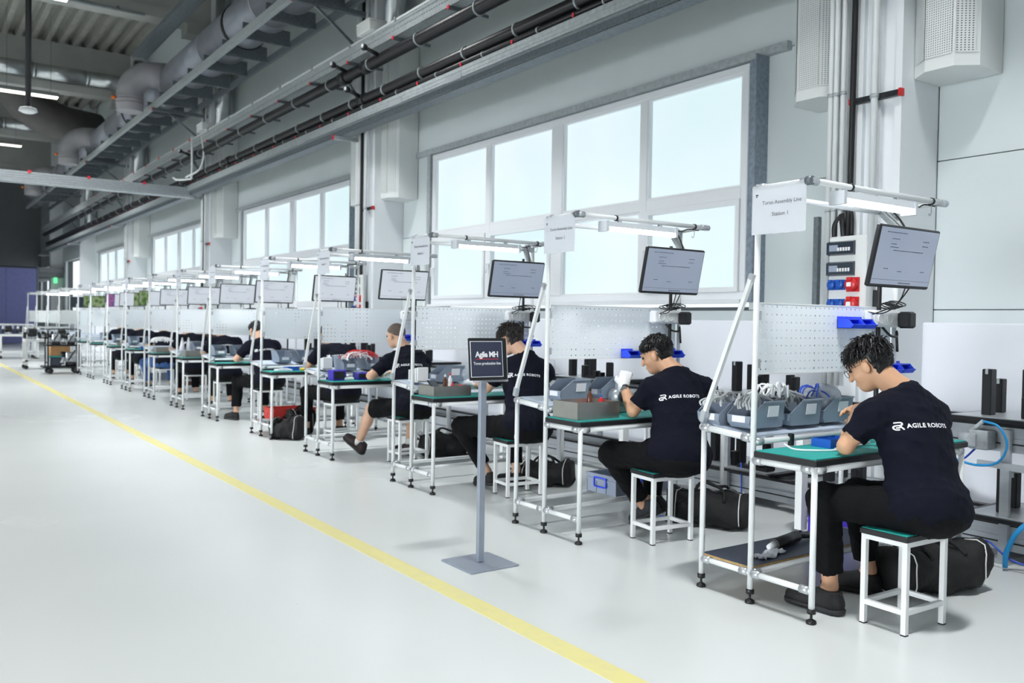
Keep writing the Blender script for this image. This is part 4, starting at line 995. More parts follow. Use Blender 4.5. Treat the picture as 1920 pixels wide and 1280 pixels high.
put_bin(BIN, (XB+.28, YB[1]+.12, SH-.006), 'grey bin left on the shelf of the second bench', -hpi)
put_bin(BIN, (XB+.62, YB[1]+.12, SH-.006), 'grey bin behind the raised gloved hand on the second bench', -hpi)
put_bin(BIN, (XB+.40, YB[2]+.14, SH-.006), 'grey bin behind the white holders on the third bench', -hpi)
def holder(loc, label, n_=5):
    t = thing('white_holder', loc, label, 'holder')
    for k in range(n_): MB().cbox(-.05, -.08+k*.035, 0, .05, -.062+k*.035, .12-.006*k, .004).build('rib', 'white_plastic', t)
    MB().box(-.05,-.08,0,.05,.08,.01).build('base', 'white_plastic', t)
holder((XB+.12, YB[2]+.12, SH), 'white ribbed plastic holder on the third bench shelf')
holder((XB+.12, YB[3]+.14, SH), 'white ribbed plastic holder on the fourth bench shelf', 4)
ph = thing('smartphone', (XB+.10, YB[2]-.17, bz+.02), 'dark smartphone leaning in the third bench tray', 'phone'); MB().obox((0,0,.02),(.07,.12,.008),Matrix.Rotation(.5,3,'X')).build('body', 'black_plastic', ph); MB().obox((0,-.002,.0245),(.064,.11,.002),Matrix.Rotation(.5,3,'X')).build('screen', 'breaker_dark', ph)
# second bench: motor unit being assembled
mu = thing('motor_unit', (XB+.60, YB[1]-.02, .742), 'grey metal motor unit in front of the second worker', 'motor')
MB().cyl((0,-.05,.10),(0,.05,.10),.055,n=18).build('body','machine_light',mu); MB().cbox(-.05,-.06,0,.05,.06,.05,.006).build('mount','galvanised',mu); MB().cyl((.05,0,.12),(.12,0,.12),.025,n=12).build('shaft','galvanised',mu); MB().cbox(-.03,-.09,.07,.03,-.05,.13,.006).build('plate','machine_dark',mu)
# fourth bench
for j, (x, lb) in enumerate(((.07, 'purple parts box at the left of the fourth bench'), (.33, 'dark purple parts box at the middle of the fourth bench'))):
    t = thing('parts_box', (XB+x+.05, YB[3]-.16, .742), lb, 'box'); MB().cbox(-.07,-.06,0,.07,.06,.10 if j == 0 else .07,.005).build('body','crate_purple',t); MB().cbox(-.055,-.063,.015,.055,-.0605,.085 if j == 0 else .06,.001).build('opening','machine_dark',t); 
for j, x in enumerate((.22, .5)): t = thing('white_part', (XB+x, YB[3]-.2, .742), 'white plastic part on the fourth bench, %s of two' % ('left', 'right')[j], 'part'); MB().cbox(-.05,-.03,0,.05,.03,.03,.008).build('body','white_plastic',t); MB().cyl((-.03,0,.03),(.03,0,.045),.016,n=10).build('boss','machine_light',t)
for j, x in enumerate((.34, .60)): put_bin(BIN, (XB+x, YB[3]+.13, SH-.006), 'grey bin with red wires on the fourth bench, %s of two' % ('left', 'right')[j], 0)
cables('red_wire_tangle', (XB+.50, YB[3]+.12, SH+.10), .22, .10, 40, 77, 'tangle of thin red and white wires over the fourth bench bins', 'red_plug', True, .0025)
cables('white_wire_tangle', (XB+.42, YB[3]+.10, SH+.09), .2, .10, 30, 78, 'thin pale wires among the red ones on the fourth bench', 'white_plastic', True, .0025)
# fifth and further benches
for j, x in enumerate((.28, .52)): put_bin(BIN, (XB+x, YB[4]+.12, SH-.006), 'open grey bin on the fifth bench, %s of two' % ('left', 'right')[j], 0)
put_bin(BIN, (XB+.78, YB[4]+.14, SH-.006), 'grey bin at the far right of the fifth bench shelf', 0)
yt = thing('screwdriver', (XB+.42, YB[4]-.20, .742), 'yellow handled screwdriver on the fifth bench', 'tool'); MB().cyl((-.04,0,.014),(.05,0,.014),.014,n=10).build('handle','yellow',yt); MB().cyl((.05,0,.014),(.13,0,.014),.004,n=6).build('shaft','galvanised',yt)
wb = thing('white_part', (XB+.18, YB[4]-.2, .742), 'white blister strip at the left of the fifth bench', 'part'); MB().cbox(-.09,-.05,0,.09,.05,.02,.004).build('body','white_plastic',wb); MB().cbox(-.06,-.03,.02,.06,.03,.032,.006).build('blister','foil',wb)
for j, x in enumerate((.14, .40)): put_bin(BIN, (XB+x, YB[5]+.10, SH-.006), 'open grey bin on the sixth bench, %s of two' % ('left', 'right')[j], 0)
bb = thing('blue_roll', (XB+.66, YB[5]-.16, .742), 'blue tape roll on the sixth bench', 'tape roll'); MB().lathe([(.02,-.02),(.045,-.02),(.045,.02),(.02,.02)],(0,0,.046),16,'x').build('roll','blue_plug',bb); MB().lathe([(.018,-.022),(.022,-.022),(.022,.022),(.018,.022)],(0,0,.046),12,'x').build('core','cardboard',bb)
for (i, xs) in ((6, (.32, .56)), (7, (.55,)), (8, (.15, .42)), (9, (.2, .48)), (10, (.3,))):
    for j, x in enumerate(xs): put_bin(BIN, (XB+x, YB[i]+.11, SH-.006), 'open grey bin on the %s bench%s' % (WHICH[i], (', left of two', ', right of two')[j] if len(xs) > 1 else ''), 0)
for j, x in enumerate((.08, .17, .55)):
    t = thing('paper_cone', (XB+x+.02, YB[6]-.02+.13, SH+.0), 'white folded paper standing on the seventh bench, %s of three' % ('left', 'middle', 'right')[j], 'paper'); MB().cyl((0,0,0),(0,0,.19),.045,.008,6).build('fold','paper',t)
cables('white_lead_tangle', (XB+.20, YB[7]+.10, SH+.07), .16, .12, 46, 91, 'heap of white leads on the eighth bench shelf', 'white_plastic', True, .008)
metal_tray((XB+.5, YB[10]-.17, .742), .3, .2, .05, 'low steel tray on the eleventh bench'); metal_tray((XB+.3, YB[9]-.17, .742), .34, .2, .06, 'sheet steel tray on the tenth bench')
o = thing('brown_cabinet', (4.75, 17.2, 0), 'brown wooden cabinet standing behind the ninth bench', 'cabinet'); MB().cbox(-.3,-.2,.0,.3,.2,1.0,.01).build('body','wood_brown',o); MB().box(-.28,-.206,.05,-.005,-.2005,.95).build('door','wood_brown',o); MB().box(.005,-.206,.05,.28,-.2005,.95).build('door','wood_brown',o)

# duffel bags
def duffel(loc, L_, r, rz, label, seed, h_=None):
    t = thing('duffel_bag', loc, label, 'bag', 'black sports bags on the floor', rz); rnd = random.Random(seed)
    n_, m_ = 20, 25; mb = MB(); h_ = h_ or r*1.75
    ph = [rnd.uniform(0, 6.28) for _ in range(6)]
    def surf(u, a, off=0):
        e = math.sqrt(max(0, 1-abs(u*2-1)**5)); e = .82+.18*e if 0 < u < 1 else .0
        yy = r*e*math.copysign(abs(math.cos(a))**.75, math.cos(a)); zz = h_/2+h_/2*e*math.copysign(abs(math.sin(a))**.7, math.sin(a))
        k = .012*math.sin(9*u+ph[0]+2*a)+.010*math.sin(17*u+ph[1]-3*a)+.007*math.sin(26*u+ph[2]+5*a)
        sag = .12*h_*math.sin(math.pi*u+ph[3]*.15)*(math.sin(a) > 0)
        return Vector((-L_/2+L_*u+.012*math.sin(3*a+ph[4])*(u > .9 or u < .1), yy+(k+off)*math.cos(a), max(.002, zz-(sag if math.sin(a) > .3 else 0)+(k+off)*math.sin(a))))
    for j in range(m_):
        u = j/(m_-1)
        for a in range(n_): mb.v.append(tuple(surf(min(max(u, .002), .998), 2*math.pi*a/n_)))
    for j in range(m_-1):
        for a in range(n_): mb.f.append((j*n_+a, j*n_+(a+1)%n_, (j+1)*n_+(a+1)%n_, (j+1)*n_+a)); mb.s.append(True)
    mb.f.append(tuple(range(n_-1,-1,-1))); mb.f.append(tuple((m_-1)*n_+k for k in range(n_))); mb.s += [True, True]
    mb.build('body', 'bag_black', t)
    for u in (.12, .88): MB().tube([surf(u, a, .004) for a in np.linspace(-.9, 2.6+1.2, 14)], .0035, 5).build('piping', 'sock_white', t)
    MB().tube([surf(u, 1.57, .004) for u in np.linspace(.08, .92, 12)], .006, 5).build('zip', 'black_plastic', t)
    for s_ in (-1, 1): MB().tube([surf(.3, 1.57+s_*.9, .006), surf(.32, 1.57+s_*.3, .02), surf(.42, 1.57, .05), surf(.58, 1.57, .045), surf(.68, 1.57+s_*.3, .02), surf(.7, 1.57+s_*.9, .006)], .010, 6).build('handle', 'bag_black', t)
duffel((4.30, 2.37, 0), .60, .14, -.25, 'black duffel bag with white piping behind the nearest stool', 1, .26)
duffel((4.42, 3.95, 0), .54, .14, -1.0, 'black duffel bag with white piping between first and second benches', 2, .25)
duffel((4.36, 5.66, 0), .44, .13, -.9, 'slumped black duffel bag behind the third worker stool', 3, .2)
duffel((4.38, 7.3, 0), .50, .13, -.3, 'black duffel bag behind the fourth worker stool', 4, .25)
duffel((3.52, 9.26, 0), .36, .12, -.9, 'small black bag on the floor at the corner of the fifth bench', 5, .24)
duffel((3.80, 9.60, 0), .30, .10, .3, 'black bag beside the red crate under the fifth bench', 6, .3)

# ================================================================== standing sign
sg = thing('sign_stand', (2.62, 3.985, 0), 'grey floor stand with a dark Agile MH sign panel', 'sign stand')
MB().cbox(-.155, -.155, 0, .155, .155, .010, .002).build('base_plate', 'stand_grey', sg)
MB().cbox(-.021, -.013, .010, .021, .013, 1.06, .004).build('post', 'stand_grey', sg)
R = Matrix.Translation((.02, -.02, 1.125))@Matrix.Rotation(math.radians(-6), 4, 'X')
MB().cbox(-.122, -.006, -.115, .122, .010, .115, .003).transform(R).build('panel', 'sign_black', sg)
MB().box(-.092, .012, -.125, .136, .02, .105).transform(R).build('back_plate', 'glass_clear', sg)
MB().box(-.118, -.0075, -.098, .092, -.0062, .098).transform(R).build('border', 'print_white', sg)
MB().box(-.1145, -.0083, -.0945, .0885, -.0076, .0945).transform(R).build('face', 'sign_face', sg)
Mx = R@Matrix.Translation((-.012, -.0092, 0))@Matrix(((1,0,0,0),(0,0,-1,0),(0,1,0,0),(0,0,0,1)))
text('lettering', 'Agile MH', .042, 'print_white', sg, Mx@Matrix.Translation((0, .024, 0)), bold=.0014, space=.93)
text('lettering', 'Torso production line', .0215, 'print_white', sg, Mx@Matrix.Translation((0, -.024, 0)), bold=.0002, space=.93)
MB().box(-.085, -.0093, -.0015, .062, -.0088, .0015).transform(R).build('underline', 'print_red', sg)

# ================================================================== carts at the far end
def white_cart(loc, label, sx=1.05, sy=.6):
    t = thing('white_cart', loc, label, 'cart', 'white trolley tables at the far end')
    for x in (-sx/2, sx/2-.06):
        for y in (-sy/2, sy/2-.06):
            MB().box(x, y, .10, x+.06, y+.06, .66).build('leg', 'white_paint', t)
            MB().lathe([(.012,-.018),(.045,-.018),(.045,.018),(.012,.018)], (x+.03, y+.03, .046), 14, 'y').build('castor', 'black_plastic', t)
    MB().cbox(-sx/2, -sy/2, .66, sx/2, sy/2, .72, .005).build('top', 'white_paint', t); MB().box(-sx/2, -sy/2, .18, sx/2, sy/2, .22).build('lower_shelf', 'white_paint', t)
    for x in (-sx/2, sx/2-.04): MB().box(x, sy/2-.04, .72, x+.04, sy/2, 1.02).build('upright', 'white_paint', t)
    MB().box(-sx/2, sy/2-.045, .98, sx/2, sy/2+.005, 1.03).build('top_rail', 'white_paint', t)
def torso(loc, label, s_=1.0, light=False, rz=0):
    t = thing('robot_unit', loc, label, 'machine', 'machine units on the carts', rz)
    a, b_ = ('machine_light', 'machine_dark') if light else ('machine_dark', 'machine_light')
    MB().cyl((0,0,0),(0,0,.06*s_),.09*s_,n=14).build('base', b_, t); MB().cbox(-.09*s_,-.07*s_,.06*s_,.09*s_,.07*s_,.24*s_,.02).build('body', a, t)
    for x in (-1, 1): MB().cyl((x*.09*s_,0,.19*s_),(x*.16*s_,0,.19*s_),.06*s_,n=14).build('joint', b_, t); MB().cyl((x*.13*s_,0,.17*s_),(x*.15*s_,-.08*s_,.04*s_),.035*s_,n=10).build('arm', a, t)
    MB().tube([(-.05*s_,-.08*s_,.1*s_),(.0,-.12*s_,.2*s_),(.05*s_,-.08*s_,.27*s_)],.012*s_,6).build('cable','cable_black',t)
white_cart((3.05, 24.2, 0), 'white trolley table left of the black trolley'); white_cart((2.95, 30.0, 0), 'white trolley table before the blue partition, middle one', .95); white_cart((2.35, 30.4, 0), 'white trolley table at the left image edge', .3)
torso((2.70, 24.2, .72), 'dark machine unit at the left of the white trolley', 1.1); torso((3.05, 24.3, .72), 'light machine unit on the middle of the white trolley', .8, True); torso((3.35, 24.2, .72), 'machine unit at the right of the white trolley', 1.0)
torso((2.72, 30, .72), 'dark round machine unit on the middle far cart, left', 1.0); torso((3.1, 30, .72), 'dark round machine unit on the middle far cart, right', 1.0)
o = thing('cardboard_box', (3.35, 24.25, .22), 'brown cardboard box on the shelf of the white trolley', 'box'); MB().cbox(-.25,-.2,0,.25,.2,.34,.004).build('body','cardboard',o); MB().box(-.03,-.201,0,.03,.2,.342).build('tape','chipboard',o)
bt = thing('black_trolley', (3.08, 22.1, 0), 'black framed trolley loaded with machine parts beside the benches', 'trolley')
for x in (-.32, .32):
    for y in (-.22, .22):
        MB().box(x-.014, y-.014, .14, x+.014, y+.014, .93).build('post', 'black_anodised', bt); MB().lathe([(.012,-.02),(.062,-.02),(.062,.02),(.012,.02)], (x*.85, y, .063), 14, 'y').build('castor', 'black_plastic', bt)
MB().cbox(-.42,-.26,.13,.40,.26,.17,.01).build('deck','black_anodised',bt); MB().cbox(-.36,-.25,.62,.36,.25,.65,.006).build('shelf','black_anodised',bt)
MB().tube([(-.32,-.22,.93),(-.28,-.22,1.0),(.28,-.22,1.0),(.32,-.22,.93)],.014,8).build('handle','black_anodised',bt)
torso((2.95, 22.1, .65), 'light machine unit on the upper shelf of the black trolley', 1.0, True); torso((3.26, 22.1, .65), 'second machine unit on the upper shelf of the black trolley', .9, True); torso((3.25, 22.05, .17), 'machine unit on the lower deck of the black trolley', 1.3, True)
o = thing('green_box', (2.92, 22.1, .17), 'dark green box on the lower deck of the black trolley', 'box'); MB().cbox(-.12,-.15,0,.12,.15,.2,.01).build('body','breaker_dark',o); MB().cbox(-.125,-.155,.2,.125,.155,.22,.006).build('lid','mat_green',o)

# ================================================================== people
class SDF:
    """signed distance field on a grid, meshed with surface nets"""
    def __init__(s, lo, hi, h):
        s.h = h; s.lo = np.array(lo, float); n = np.ceil((np.array(hi, float)-s.lo)/h).astype(int)+1; s.n = n
        s.ax = [(s.lo[i]+h*np.arange(n[i])).astype(np.float32) for i in range(3)]
        s.F = np.full(n, 1.0, np.float32)
    def region(s, lo, hi):
        sl = []
        for i in range(3):
            a = max(0, int((lo[i]-s.lo[i])/s.h)); b = min(s.n[i], int((hi[i]-s.lo[i])/s.h)+2); sl.append(slice(a, max(a, b)))
        P = [s.ax[i][sl[i]] for i in range(3)]
        return tuple(sl), P[0][:,None,None], P[1][None,:,None], P[2][None,None,:]
    def blend(s, sl, d, k):
        a = s.F[sl]
        h = np.clip(.5+.5*(a-d)/k, 0, 1); s.F[sl] = a+(d-a)*h-k*h*(1-h)
    def rc(s, a, b, ra, rb, k=.02, cut=None):
        a, b = np.array(a, float), np.array(b, float); m = max(ra, rb)+k+.03
        sl, X, Y, Z = s.region(np.minimum(a, b)-m, np.maximum(a, b)+m)
        ba = b-a; L = max(1e-9, ba@ba)
        t = np.clip(((X-a[0])*ba[0]+(Y-a[1])*ba[1]+(Z-a[2])*ba[2])/L, 0, 1)
        d = np.sqrt((X-a[0]-t*ba[0])**2+(Y-a[1]-t*ba[1])**2+(Z-a[2]-t*ba[2])**2)-(ra+(rb-ra)*t)
        if cut is not None:
            c, n = np.array(cut[0], float), np.array(cut[1], float); n = n/np.linalg.norm(n)
            d = np.maximum(d, (X-c[0])*n[0]+(Y-c[1])*n[1]+(Z-c[2])*n[2])
        s.blend(sl, d, k); return s
    def el(s, c, r, R=None, k=.02, cuts=()):
        c = np.array(c, float); m = max(r)+k+.03
        sl, X, Y, Z = s.region(c-m, c+m); X, Y, Z = X-c[0], Y-c[1], Z-c[2]
        if R is None: R = np.eye(3)
        u = (X*R[0,0]+Y*R[1,0]+Z*R[2,0]); v = (X*R[0,1]+Y*R[1,1]+Z*R[2,1]); q = (X*R[0,2]+Y*R[1,2]+Z*R[2,2])
        k0 = np.sqrt((u/r[0])**2+(v/r[1])**2+(q/r[2])**2); k1 = np.sqrt((u/r[0]**2)**2+(v/r[1]**2)**2+(q/r[2]**2)**2)
        d = k0*(k0-1)/np.maximum(k1, 1e-6)
        for p, n in cuts:   # in the local frame
            d = np.maximum(d, (u-p[0])*n[0]+(v-p[1])*n[1]+(q-p[2])*n[2])
        s.blend(sl, d, k); return s
    def cut(s, p, n):
        n = np.array(n, float); n /= np.linalg.norm(n); X, Y, Z = s.ax[0][:,None,None], s.ax[1][None,:,None], s.ax[2][None,None,:]
        s.F = np.maximum(s.F, (X-p[0])*n[0]+(Y-p[1])*n[1]+(Z-p[2])*n[2]); return s
    def folds(s, amp, f, seed):
        r = np.random.RandomState(seed); I = np.nonzero(np.abs(s.F) < .035)
        X, Y, Z = s.ax[0][I[0]], s.ax[1][I[1]], s.ax[2][I[2]]; N = 0
        for j in range(5):
            d = r.normal(size=3); d /= np.linalg.norm(d); e = r.normal(size=3); e /= np.linalg.norm(e); ff = f*(1+.45*j)
            ph = (X*d[0]+Y*d[1]+Z*d[2])*ff+1.6*np.sin((X*e[0]+Y*e[1]+Z*e[2])*ff*.6+r.uniform(0, 6))+r.uniform(0, 6)
            N = N+(1-np.abs(np.sin(ph)))**2.2/(1+.35*j)
        v = s.F[I]; s.F[I] = v-(amp*(N-.7))*np.clip(1-np.abs(v)/.035, 0, 1); return s
    def mesh(s, name, off=(0,0,0)):
        F = s.F; neg = F < 0; n = s.n
        c = [neg[i:n[0]-1+i, j:n[1]-1+j, k:n[2]-1+k] for i in (0,1) for j in (0,1) for k in (0,1)]
        tot = sum(x.astype(np.int8) for x in c); act = (tot > 0) & (tot < 8)
        I = np.argwhere(act); idx = np.full(act.shape, -1, np.int32); idx[act] = np.arange(len(I))
        P = np.zeros((len(I), 3)); C = np.zeros(len(I))
        cs = [(i,j,k) for i in (0,1) for j in (0,1) for k in (0,1)]
        val = {q: F[I[:,0]+q[0], I[:,1]+q[1], I[:,2]+q[2]] for q in cs}
        for q in cs:
            for ax in range(3):
                if q[ax]: continue
                q2 = list(q); q2[ax] = 1; q2 = tuple(q2); a, b = val[q], val[q2]; cr = (a < 0) != (b < 0)
                t = np.where(cr, a/np.where(cr, a-b, 1), 0)
                p = np.tile(np.array(q, float), (len(I), 1)); p[:,ax] = t
                P[cr] += p[cr]; C[cr] += 1
        V = s.lo+(I+P/np.maximum(C, 1)[:,None])*s.h-np.array(off)
        faces = []
        for ax in range(3):
            a, b = [q for q in range(3) if q != ax]
            sl1 = [slice(None)]*3; sl2 = [slice(None)]*3; sl1[ax] = slice(0, -1); sl2[ax] = slice(1, None)
            ch = neg[tuple(sl1)] != neg[tuple(sl2)]
            E = np.argwhere(ch); ok = (E[:,a] > 0) & (E[:,b] > 0) & (E[:,a] < n[a]-1) & (E[:,b] < n[b]-1); E = E[ok]
            if not len(E): continue
            def at(da, db):
                q = E.copy(); q[:,a] += da; q[:,b] += db; return idx[q[:,0], q[:,1], q[:,2]]
            Q = np.stack([at(-1,-1), at(0,-1), at(0,0), at(-1,0)], 1)
            inside = neg[E[:,0], E[:,1], E[:,2]]
            flip = inside if ax != 1 else ~inside
            Q[~flip] = Q[~flip][:, ::-1]
            faces.append(Q)
        Q = np.concatenate(faces); Q = Q[(Q >= 0).all(1)]
        me = bpy.data.meshes.new(name); me.from_pydata(V.tolist(), [], Q.tolist()); me.polygons.foreach_set('use_smooth', [True]*len(Q)); me.update()
        return me
def nrm(v): v = np.array(v, float); return v/np.linalg.norm(v)
def frame_z(z, xhint):
    z = nrm(z); x = np.array(xhint, float); x = nrm(x-z*(x@z)); return np.stack([x, np.cross(z, x), z], 1)
def lerp(a, b, t): return np.array(a, float)*(1-t)+np.array(b, float)*t

def hand_prims(S, wr, d, palm_n, side, grow=0.0, curl=.55, fk=.004):
    """palm and five fingers; d = direction of the hand, palm_n = the way the palm faces, side = thumb side"""
    d, pn = nrm(d), np.array(palm_n, float); pn = nrm(pn-d*(pn@d)); u = nrm(np.cross(d, pn))*side
    S.rc(wr, wr+d*.05, .026+grow, .03+grow, .02)
    for o in (-.024, -.008, .008, .024): S.rc(wr+d*.02+u*o*.8, wr+d*.082+u*o, .014+grow, .0125+grow, .012)
    for o, L, q in ((-.03, .058, 1.15), (-.0105, .072, 1.0), (.0095, .078, 1.0), (.029, .070, .95)):
        a = wr+d*.086+u*o; dd = nrm(d+pn*curl*.6*q); b = a+dd*L*.45; dd = nrm(d*.75+pn*curl*1.5*q); c = b+dd*L*.33; dd = nrm(d*.35+pn*curl*2.2*q); e = c+dd*L*.26
        S.rc(a-d*.01, b, .0098+grow, .0088+grow, fk); S.rc(b, c, .0088+grow, .0082+grow, fk); S.rc(c, e, .0082+grow, .007+grow, fk)
    a = wr+d*.028+u*.026; b = a+nrm(d*.7+u*.8+pn*.35)*.036; c = b+nrm(d+u*.15+pn*.5)*.03; e = c+nrm(d+pn*.8)*.022
    S.rc(a, b, .0145+grow, .012+grow, .008); S.rc(b, c, .0115+grow, .0105+grow, fk); S.rc(c, e, .0105+grow, .008+grow, fk)

def hair_strands(hf, hc, r, n, seed, length, spread, zmin):
    """tapered locks combed away from the crown"""
    mb = MB(); rnd = np.random.RandomState(seed); crown = np.array([.01,-.05,.09])
    for _ in range(n):
        v = nrm(rnd.normal(size=3)); p = np.array([v[0]*r[0], v[1]*r[1], v[2]*r[2]])
        if p[2] < zmin+p[1]*.62 or (p[1] > .078 and p[2] < .045) or (p[1] > -.035 and p[2] < .012): continue
        nn = nrm([v[0]/r[0], v[1]/r[1], v[2]/r[2]]); L = length*rnd.uniform(.5, 1.15)*(1 if p[2] > .0 else .55)
        fl = p-crown; fl = fl-nn*(fl@nn); fl = nrm(fl+rnd.normal(size=3)*.02)
        lift = .42 if p[2] > .03 else .16
        d = nrm(fl+nn*lift+rnd.normal(size=3)*spread); c = np.array([0,-.014,.024])
        q = [hc+hf@(c+p*.95), hc+hf@(c+p+d*L*.5+nn*.003), hc+hf@(c+p+nrm(d-nn*.35)*L)]
        mb.tube([tuple(x) for x in q], 0, 4, False, radii=[.0042, .0034, .0005])
    return mb

LOGO = [[(.18,1),(.70,1),(.86,.95),(.93,.82),(.90,.68),(.78,.60),(.28,.60),(.12,.53),(.05,.40),(.05,.22),(.14,.08),(.30,.02),(.52,.02)], [(.66,.60),(.95,.02)], [(.30,.30),(.55,.30),(.66,.36)]]
def logo_mesh(h):
    """the emblem and the two words as one flat mesh, x to the right, y up"""
    mb = MB(); wd = .17*h
    for st in LOGO:
        pts = [Vector((x*h*1.05, y*h, 0)) for x, y in st]
        for a, b in zip(pts[:-1], pts[1:]):
            d = (b-a).normalized(); nn = Vector((-d.y, d.x, 0))*wd/2; i = len(mb.v); e = d*wd*.22
            mb.v += [tuple(a-nn-e), tuple(b-nn+e), tuple(b+nn+e), tuple(a+nn-e)]; mb.f.append((i, i+1, i+2, i+3)); mb.s.append(False)
    me = text_mesh('AGILE ROBOTS', h*.80, bold=h*.022, align='LEFT', space=1.12)
    i = len(mb.v); mb.v += [(v.co.x+h*1.35, v.co.y+h*.42, 0) for v in me.vertices]
    for p in me.polygons: mb.f.append(tuple(i+k for k in p.vertices)); mb.s.append(False)
    return mb
def person(label, P, root, skin='skin_a', hair='hair_black', hair_kind='messy', bottom='trousers', shorts=False, shoe='shoe_black', gloves=(), glasses=False, watch=False, h=.0075, seed=1, group=None, belly=0):
    t = thing('person', (root[0], root[1], 0), label, 'person', group)
    off = (root[0], root[1], 0)
    J = {k: np.array(v, float) for k, v in P.items()}
    pel, chest, neck, hc = J['pel'], J['chest'], J['neck'], J['head']
    shL, shR = J['shL'], J['shR']; right = nrm(shR-shL)
    fw = nrm(J['look']); hx = nrm(np.cross(fw, [0,0,1])); tl = J.get('tilt', np.array(0.0)); hz = np.cross(hx, fw)
    hf = np.stack([hx, fw, hz], 1)
    allp = np.array([v for k, v in J.items() if k not in ('look', 'dL', 'dR', 'tilt')]); lo = allp.min(0)-.27; hi = allp.max(0)+.24; lo[2] = max(lo[2], -.01)
    hip = {'L': pel-right*.095-[0,0,.012], 'R': pel+right*.095-[0,0,.012]}
    sp = chest-pel; Rs = frame_z(sp, right); up = nrm(neck-chest); Ru = frame_z(up, right)
    waist = lerp(pel, chest, .5)-Rs[:,1]*.01
    # --- body: one continuous skin surface
    S = SDF(lo, hi, h)
    S.rc(pel, chest, .085, .095, .03).rc(chest, neck, .085, .05, .03)
    S.rc(lerp(shL, shR, .1), lerp(shL, shR, .9), .045, .045, .03)
    for s_ in 'LR':
        sh, el, wr = J['sh'+s_], J['el'+s_], J['wr'+s_]
        S.rc(sh, lerp(sh, el, .5), .044, .043, .02).rc(lerp(sh, el, .5), el, .043, .036, .02)
        S.rc(el, lerp(el, wr, .35), .038, .038, .015).rc(lerp(el, wr, .35), wr, .038, .0255, .015)
        sg_ = 1 if s_ == 'R' else -1
        pn = np.array([0, .25, -1.0]) if ('n'+s_) not in J else J['n'+s_]
        hand_prims(S, wr, J['d'+s_], pn, -1 if s_ == 'R' else 1)
        kn, an = J['kn'+s_], J['an'+s_]
        S.rc(hip[s_], kn, .07, .052, .02)
        S.rc(kn, lerp(kn, an, .35), .052, .054, .02).rc(lerp(kn, an, .35), an, .054, .034, .02)
        S.rc(an, lerp(J['he'+s_], J['toe'+s_], .5)+[0,0,.035], .032, .02, .02)
    S.rc(neck-up*.03, hc+hf@np.array([0,-.025,-.05]), .060, .057, .02)
    H = lambda x, y, z: hc+hf@np.array([x, y, z])
    S.el(H(0,-.012,.022), (.074,.094,.084), hf, .015).el(H(0,.03,-.035), (.060,.060,.075), hf, .02).el(H(0,.05,-.085), (.042,.040,.032), hf, .02)
    S.rc(H(0,.088,.012), H(0,.108,-.03), .009, .012, .012).el(H(0,.085,-.062), (.022,.014,.010), hf, .008).el(H(0,.082,.026), (.05,.014,.01), hf, .012)
    for x in (-1, 1): S.el(H(x*.079,-.002,-.018), (.011,.020,.032), hf, .006).el(H(x*.042,.055,-.035), (.022,.022,.022), hf, .02)
    obj('body', S.mesh('body', off), skin, t)
    # --- shirt
    T = SDF(lo, hi, h)
    T.el(pel+np.array([0,0,.0])-Rs[:,1]*.012, (.206,.168,.15), Rs, .05).el(waist, (.172+belly,.128+belly,.16), Rs, .06).el(chest+Rs[:,1]*.0, (.186,.122,.165), Rs, .06)
    T.el(lerp(chest, neck, .55), (.165,.095,.10), Ru, .05)
    T.rc(shL+right*.03, shR-right*.03, .056, .056, .06).rc(neck-up*.03, shL-[0,0,.01], .052, .055, .06).rc(neck-up*.03, shR-[0,0,.01], .052, .055, .06)
    T.rc(lerp(chest, neck, .6), neck+up*.008, .085, .062, .03, cut=(neck+up*.008, up))
    for s_ in 'LR':
        sh, el = J['sh'+s_], J['el'+s_]; e = lerp(sh, el, .72)
        T.rc(sh-[0,0,.008], e, .060, .061, .05, cut=(e, el-sh))
    T.cut([0,0,pel[2]-.085], (0,0,-1))
    T.folds(.0075, 20, seed)
    shirt_me = T.mesh('shirt', off); shirt = obj('shirt', shirt_me, 'shirt', t)
    # --- trousers or shorts
    B = SDF(lo, hi, h)
    B.el(pel-np.array([0,0,.035])-Rs[:,1]*.02, (.192,.158,.10), frame_z((0,0,1), right), .05)
    for s_ in 'LR':
        kn, an = J['kn'+s_], J['an'+s_]
        if shorts:
            e = lerp(hip[s_], kn, .96); B.rc(hip[s_], e, .092, .086, .04, cut=(e, kn-hip[s_]))
        else:
            e = lerp(kn, an, .84); B.rc(hip[s_], kn, .098, .077, .04).rc(kn, e, .074, .060, .03, cut=(e, an-kn))
    B.cut([0,0,.4345], (0,0,-1)) if False else None
    B.folds(.0065, 24, seed+5)
    tro = obj('shorts' if shorts else 'trousers', B.mesh('trousers', off), bottom, t)
    # --- shoes
    for s_ in 'LR':
        an, to, he = J['an'+s_], J['toe'+s_], J['he'+s_]
        d = nrm(to-he); u0 = nrm(np.array([0,0,1.0])-d*d[2])
        F = SDF(np.minimum(he, to)-.09, np.maximum(he, to)+.16, .006)
        F.rc(he+u0*.045+d*.03, to+u0*.036-d*.035, .041, .037, .02).el(lerp(he, to, .66)+u0*.038, (.05,.075,.04), np.stack([np.cross(d, u0), d, u0], 1), .02)
        F.rc(he+u0*.05+d*.04, he+u0*.10+d*.045, .042, .042, .02, cut=(he+u0*.105, u0)).rc(lerp(he, to, .32)+u0*.08, lerp(he, to, .62)+u0*.055, .034, .03, .02)
        F.cut(he+u0*.001, -u0)
        so = obj('shoe', F.mesh('shoe', off), shoe, t)
        G = SDF(np.minimum(he, to)-.09, np.maximum(he, to)+.12, .006)
